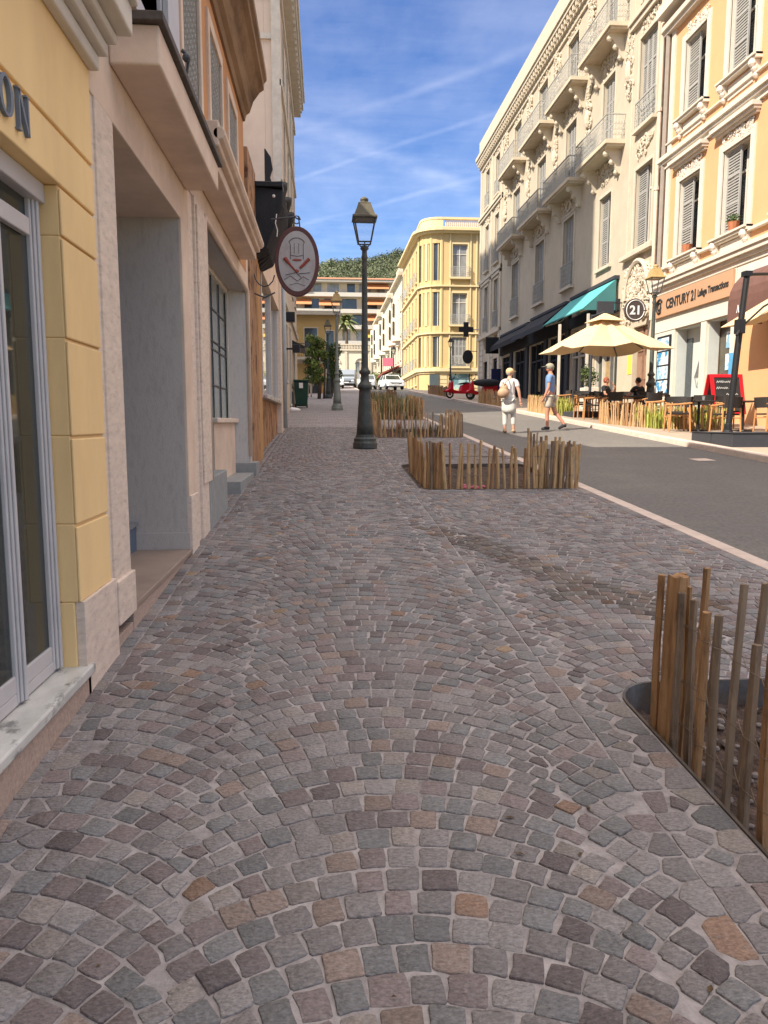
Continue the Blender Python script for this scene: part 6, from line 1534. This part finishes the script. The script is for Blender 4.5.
def scooter(lab, x, y, rz, c1='red'):
    e = empty('motor_scooter', (x, y, gz(y)+.1), lab, 'scooter', 'red scooters parked by the far kerb')
    for cx in (-.62, .62):
        mb = MB(); mb.tube([(cx+.2*math.cos(t*.45), 0, .24+.2*math.sin(t*.45)) for t in range(15)], .05, 6); wh = mb.build('wheel', 'rubber', e, local=True)
        mb = MB(); mb.lathe([(.1, -.03), (.1, .03)], (0, 0, 0), 8); mb.v = [(cx+a, c, .24+b) for a, b, c in mb.v]; mb.build('rim', 'chrome', wh, local=True)
    mb = MB(); mb.prism([(-.85, .45), (-.8, .75), (-.45, .82), (-.1, .70), (.0, .42), (.35, .32), (.45, .38), (.52, .9), (.60, .92), (.66, .5), (.85, .42), (.7, .50), (.4, .26), (-.4, .26)], lambda p, d: (p[0], d, p[1]), -.16, .16); mb.build('body', c1, e, local=True, bevel=.03)
    mb = MB(); mb.prism([(-.82, .78), (-.75, .86), (-.3, .88), (.05, .80), (.0, .74), (-.45, .80)], lambda p, d: (p[0], d, p[1]), -.15, .15); mb.build('saddle', 'rubber', e, local=True, bevel=.02)
    mb = MB(); mb.tube([(.5, -.32, 1.08), (.52, 0, 1.0), (.5, .32, 1.08)], .022, 6); mb.tube([(.6, 0, .3), (.5, 0, 1.0)], .03, 6); mb.build('handlebar', 'black', e, local=True)
    mb = MB(); mb.ball((.62, 0, .88), (.07, .09, .08)); mb.build('headlight', 'signwhite', e, local=True)
    for s_ in (-1, 1): 
        mb = MB(); mb.tube([(.5, s_*.22, 1.05), (.46, s_*.3, 1.22)], .01, 4); mb.ball((.46, s_*.32, 1.26), (.02, .06, .045)); mb.build('mirror', 'black', e, local=True)
    e.rotation_euler = (0, 0, rz); e.scale = (1.1, 1.1, 1.1); return e
scooter('bright red scooter facing left at the far kerb', 8.05, 44.3, R(200))
scooter('red scooter under a dark cover behind the bright red one', 8.9, 42.0, R(190))
mb = MB(); z = gz(42)+.1; mb.ball((9.15, 41.9, z+.95), (.85, .45, .22), 12, 8); tag(mb.build('scooter_cover', 'blackcloth', smooth=True), 'crumpled black cover lying over the rear red scooter', 'cover')
# ------------------------------------------------------------------ PEOPLE
def skin(name, joints, edges, mat_, parent, sub=2, root=0):
    me = bpy.data.meshes.new(name); me.from_pydata([j[0] for j in joints], edges, []); me.materials.append(m[mat_])
    o = bpy.data.objects.new(name, me); col.objects.link(o); o.parent = parent
    md = o.modifiers.new('sk', 'SKIN'); md.use_smooth_shade = True
    sk = me.skin_vertices[0].data if me.skin_vertices else None
    if sk is None:
        bm = bmesh.new(); bm.from_mesh(me); bm.verts.layers.skin.verify(); bm.to_mesh(me); bm.free(); sk = me.skin_vertices[0].data
    for i, j in enumerate(joints):
        r = j[1]; sk[i].radius = r if isinstance(r, tuple) else (r, r); sk[i].use_root = (i == root)
    s2 = o.modifiers.new('sub', 'SUBSURF'); s2.levels = sub; s2.render_levels = sub
    return o
def head(parent, c, face, skinm, hair, cap=None, brim=None, hairlen=0):
    """c head centre, face = unit direction the face looks (xy)"""
    fx, fy = face; 
    def P(u, s_, w_): return (c[0]+fx*u-fy*s_, c[1]+fy*u+fx*s_, c[2]+w_)   # u forward, s left, w up
    mb = MB()
    vs0 = len(mb.v); mb.ball((0, 0, 0), (.088, .074, .115), 16, 12)
    mb.v = [P(a*(1.0 if a < 0 else .98)+(-.01 if z > 0 else .004), b*(1 if z > -.02 else 1+z*2.2), z) for a, b, z in mb.v]
    mb.ball(P(.096, 0, -.012), (.018, .018, .022), 6, 5); mb.ball(P(-.005, .076, -.01), (.014, .014, .03), 6, 5); mb.ball(P(-.005, -.076, -.01), (.014, .014, .03), 6, 5)
    hd = mb.build('head', skinm, parent, local=True, smooth=True)
    for s_ in (-1, 1):
        mb = MB(); mb.ball(P(.078, s_*.03, .012), (.010, .010, .007), 6, 4); mb.build('eye', 'rubber', hd, local=True)
    mb = MB(); mb.ball(P(.084, 0, -.055), (.008, .022, .006), 6, 4); mb.build('mouth', 'redbrown', hd, local=True)
    mb = MB(); mb.ball((0, 0, 0), (.092, .082, .118), 14, 10)
    mb.v = [P(a-.014, b, z*.98+.010) for a, b, z in mb.v if True]
    keepf = [f for f in mb.f if sum((mb.v[i][2]-c[2])+(-((mb.v[i][0]-c[0])*fx+(mb.v[i][1]-c[1])*fy))*.9 for i in f)/len(f) > .012-hairlen]
    mb.f = keepf; mb.build('hair', hair, hd, local=True, smooth=True)
    if cap:
        mb = MB(); mb.ball((0, 0, 0), (.108, .098, .10), 16, 12); mb.v = [P(a-.004, b, z+.032) for a, b, z in mb.v]; mb.f = [f for f in mb.f if sum(mb.v[i][2]-c[2] for i in f)/len(f) > -.012]
        bx = [(.07, -.075), (.135, -.068), (.185, -.035), (.195, 0), (.185, .035), (.135, .068), (.07, .075)]
        mb.prism(bx, lambda p, d: P(p[0], p[1], d+.035-p[0]*.14+.02), 0, .008)
        cp = mb.build('cap', cap, parent, local=True, smooth=True)
    return hd
def arm_hand(J, E, prev, pts, radii):
    for p, r in zip(pts, radii):
        J.append((p, r)); E.append((prev, len(J)-1)); prev = len(J)-1
    # palm and fingers
    w_ = Vector(pts[-1]); d = (w_-Vector(pts[-2])).normalized(); side = d.cross(Vector((0, 0, 1))); 
    if side.length < .1: side = Vector((0, 1, 0))
    side.normalize(); palm = w_+d*.055; J.append((tuple(palm), (.038, .017))); E.append((prev, len(J)-1)); pi = len(J)-1
    for k in range(4):
        o_ = (k-1.5)*.019; a = palm+side*o_+d*.03; b = palm+side*o_*1.1+d*(.062+.008*(1.5-abs(k-1.5)))+Vector((0, 0, 0))+d.cross(side)*.010
        J.append((tuple(a), .0095)); E.append((pi, len(J)-1)); J.append((tuple(b), .008)); E.append((len(J)-2, len(J)-1))
    t = w_+side*.032+d*.035; J.append((tuple(t), .010)); E.append((prev, len(J)-1)); t2 = t+d*.035+side*.012; J.append((tuple(t2), .008)); E.append((len(J)-2, len(J)-1))
def person(lab, x, y, rz, z, H, body, legs, armL, armR, skinm, top, topm, bottom, botm, hair, cap, facedir, shoes='shoe', topcov=None, grp=None, lean=0, hairlen=0):
    """local frame: +y is the walking direction; scale so that H is the height"""
    k = H/1.75; e = empty('person', (x, y, z), lab, 'person', grp)
    J = [((0, 0, .95), (.135, .10)), ((0, .01+lean*.3, 1.12), (.125, .095)), ((0, .01+lean*.7, 1.30), (.145, .105)), ((0, lean, 1.42), (.13, .085)), ((0, .005+lean, 1.50), .055), ((0, .02+lean, 1.60), .05)]
    E = [(0, 1), (1, 2), (2, 3), (3, 4), (4, 5)]
    for s_, L_ in ((-1, legs[0]), (1, legs[1])):
        J.append(((s_*.10, 0, .88), .088)); E.append((0, len(J)-1)); p = len(J)-1
        for q, r in zip(L_, (.068, .058, .038, .04, .025)): J.append((q, r)); E.append((p, len(J)-1)); p = len(J)-1
    for s_, A in ((-1, armL), (1, armR)):
        J.append(((s_*.17, lean, 1.40), .052)); E.append((3, len(J)-1)); p = len(J)-1
        arm_hand(J, E, p, A, (.040, .031, .024))
    skin('body', J, E, skinm, e)
    if top:
        T_ = [((0, 0, .89 if top != 'long' else .86), (.155 if top != 'long' else .18, .125)), ((0, .01+lean*.3, 1.12), (.148, .118)), ((0, .01+lean*.7, 1.30), (.162, .122)), ((0, lean, 1.455), (.125, .085))]; TE = [(0, 1), (1, 2), (2, 3)]
        for s_, A in ((-1, armL), (1, armR)):
            T_.append(((s_*.175, lean, 1.405), .068)); TE.append((3, len(T_)-1)); mid = Vector((s_*.17, lean, 1.40)).lerp(Vector(A[0]), .62); T_.append((tuple(mid), .062)); TE.append((len(T_)-2, len(T_)-1))
        skin('shirt', T_, TE, topm, e)
    if bottom:
        T_ = [((0, 0, .95), (.152, .118))]; TE = []
        for s_, L_ in ((-1, legs[0]), (1, legs[1])):
            T_.append(((s_*.10, 0, .86), .108)); TE.append((0, len(T_)-1)); h = Vector((s_*.10, 0, .88)); kn = Vector(L_[0]).lerp(Vector(L_[1]), 0) 
            if bottom == 'shorts': T_.append((tuple(h.lerp(Vector(L_[1]), .78)), .092)); TE.append((len(T_)-2, len(T_)-1))
            else:
                T_.append((tuple(Vector(L_[1])), .072)); TE.append((len(T_)-2, len(T_)-1)); T_.append((tuple(Vector(L_[1]).lerp(Vector(L_[2]), .75)), .058)); TE.append((len(T_)-2, len(T_)-1))
        skin('trousers' if bottom != 'shorts' else 'shorts', T_, TE, botm, e)
    head(e, (0, .03+lean, 1.655), facedir, skinm, hair, cap, hairlen=hairlen)
    for s_, L_ in ((-1, legs[0]), (1, legs[1])):
        a = Vector(L_[2]); t = Vector(L_[4]); 
        d = Vector((t.x-a.x, t.y-a.y, t.z-a.z+.03)); 
        mb = MB(); mb.tube([tuple(a+Vector((0, -.05, -.045))), tuple(a+Vector((0, .02, -.035))), tuple(a.lerp(t, .6)+Vector((0, 0, -.01))), tuple(t+Vector((0, .015, -.005)))], [.04, .05, .043, .028], 8); mb.build('shoe', shoes, e, local=True, smooth=True)
    e.scale = (k*1.1, k*1.1, k); e.rotation_euler = (0, 0, rz); return e
# man walking to the left: near leg straight under him, rear foot pushing off
man = person('man in blue t-shirt, pale shorts and khaki cap walking left across the road', 6.1, 19.9, R(62), gz(19.9)+.0, 1.76, None,
    legs=(((-.10, .02, .66), (-.10, .05, .48), (-.10, .03, .09), (-.10, .06, .04), (-.10, .16, .03)), ((.10, -.06, .66), (.10, -.10, .50), (.11, -.34, .16), (.11, -.32, .09), (.11, -.22, .04))),
    armL=((-.24, .0, 1.12), (-.25, .08, .90), (-.245, .10, .86)), armR=((.24, -.06, 1.14), (.25, -.04, .92), (.25, -.03, .87)), skinm='skinred', top='tee', topm='bluetee', bottom='shorts', botm='shorts', hair='hairgrey', cap='khakicap', facedir=(-.35, .94))
woman = person('woman in white t-shirt and straw-coloured cap seen from behind, bag on her back', 4.72, 18.9, R(-28), gz(18.9), 1.62, None,
    legs=(((-.10, .0, .66), (-.10, .02, .48), (-.10, .0, .09), (-.10, .03, .04), (-.10, .12, .03)), ((.10, .03, .66), (.10, .06, .49), (.11, .06, .10), (.11, .09, .045), (.11, .19, .03))),
    armL=((-.23, .02, 1.14), (-.22, .14, .94), (-.21, .18, .91)), armR=((.25, -.02, 1.13), (.28, .02, .90), (.285, .03, .85)), skinm='skin', top='tee', topm='whitetee', bottom='capri', botm='linen', hair='hairgrey', cap='strawcap', facedir=(.5, .86), shoes='tanbag')
skin('tunic', [((0, 0, 1.12), (.15, .125)), ((0, 0, .95), (.18, .145)), ((0, 0, .75), (.205, .165)), ((0, 0, .50), (.22, .18))], [(0, 1), (1, 2), (2, 3)], 'linen', woman)
bg_ = empty('shoulder_bag', (4.50, 18.72, gz(18.7)+1.0), 'tan leather rucksack hanging on the back of the woman in white', 'bag')
mb = MB(); mb.ball((4.52, 18.70, gz(18.7)+1.02), (.15, .10, .13), 14, 10); mb.ball((4.55, 18.72, gz(18.7)+1.11), (.10, .08, .15), 12, 8); mb.build('pouch', 'tanbag', bg_, smooth=True)
mb = MB(); z = gz(18.7); mb.tube([(4.52, 18.66, z+1.22), (4.60, 18.70, z+1.34), (4.66, 18.80, z+1.37), (4.66, 18.95, z+1.33)], .014, 6); mb.build('strap', 'tanbag', bg_)
far = person('distant pedestrian in faded pink top walking on the left pavement', -1.0, 49.5, R(0), gz(49.5), 1.68, None,
    legs=(((-.10, .02, .66), (-.10, .05, .48), (-.10, .03, .09), (-.10, .06, .04), (-.10, .16, .03)), ((.10, -.06, .66), (.10, -.10, .50), (.11, -.2, .12), (.11, -.18, .07), (.11, -.1, .04))),
    armL=((-.24, .0, 1.12), (-.25, .08, .90), (-.245, .10, .86)), armR=((.24, -.06, 1.14), (.25, -.04, .92), (.25, -.03, .87)), skinm='skin', top='tee', topm='pinktee', bottom='capri', botm='shorts', hair='hairdark', cap=None, facedir=(0, 1))
SIT = lambda s_: ((s_*.12, .30, .86), (s_*.13, .42, .84), (s_*.13, .44, .48), (s_*.13, .47, .43), (s_*.13, .57, .42))
def sitter(lab, x, y, rz, topm, hair, armL, armR, hairlen=0):
    p = person(lab, x, y, rz, gz(y)+.1-.40, 1.70, None, (SIT(-1), SIT(1)), armL, armR, 'skinred', 'tee', topm, 'capri', 'greyink', hair, None, (0, 1), hairlen=hairlen); return p
sitter('seated man in black t-shirt seen from behind at the terrace table', 10.15, 23.6, R(20), 'blackshirt', 'hairdark', ((-.30, .08, 1.18), (-.24, .30, 1.14), (-.20, .34, 1.14)), ((.30, .08, 1.18), (.24, .30, 1.14), (.20, .34, 1.14)))
sitter('seated woman with auburn hair resting her hand at her head', 9.55, 24.9, R(-130), 'blackshirt', 'hairred', ((-.30, .12, 1.18), (-.16, .26, 1.42), (-.12, .20, 1.52)), ((.28, .1, 1.16), (.2, .3, 1.12), (.16, .34, 1.12)), .06)
sitter('seated person in white shirt and dark hair half hidden by the street lamp', 11.2, 24.9, R(80), 'whitetee', 'hairdark', ((-.28, .08, 1.18), (-.24, .30, 1.14), (-.20, .34, 1.14)), ((.28, .08, 1.18), (.24, .30, 1.14), (.20, .34, 1.14)))
for lb_ in ('black t-shirt', 'auburn', 'white shirt'):
    for o in [o for o in bpy.data.objects if o.get('category') == 'person' and lb_ in o['label']][:1]:
        place(ch, o.location.x, o.location.y, o.rotation_euler.z, False, {'black t-shirt': 'wooden chair under the seated man in black', 'auburn': 'wooden chair under the auburn-haired woman', 'white shirt': 'wooden chair under the person in white half hidden by the lamp'}[lb_])
print('objects', len(bpy.data.objects))
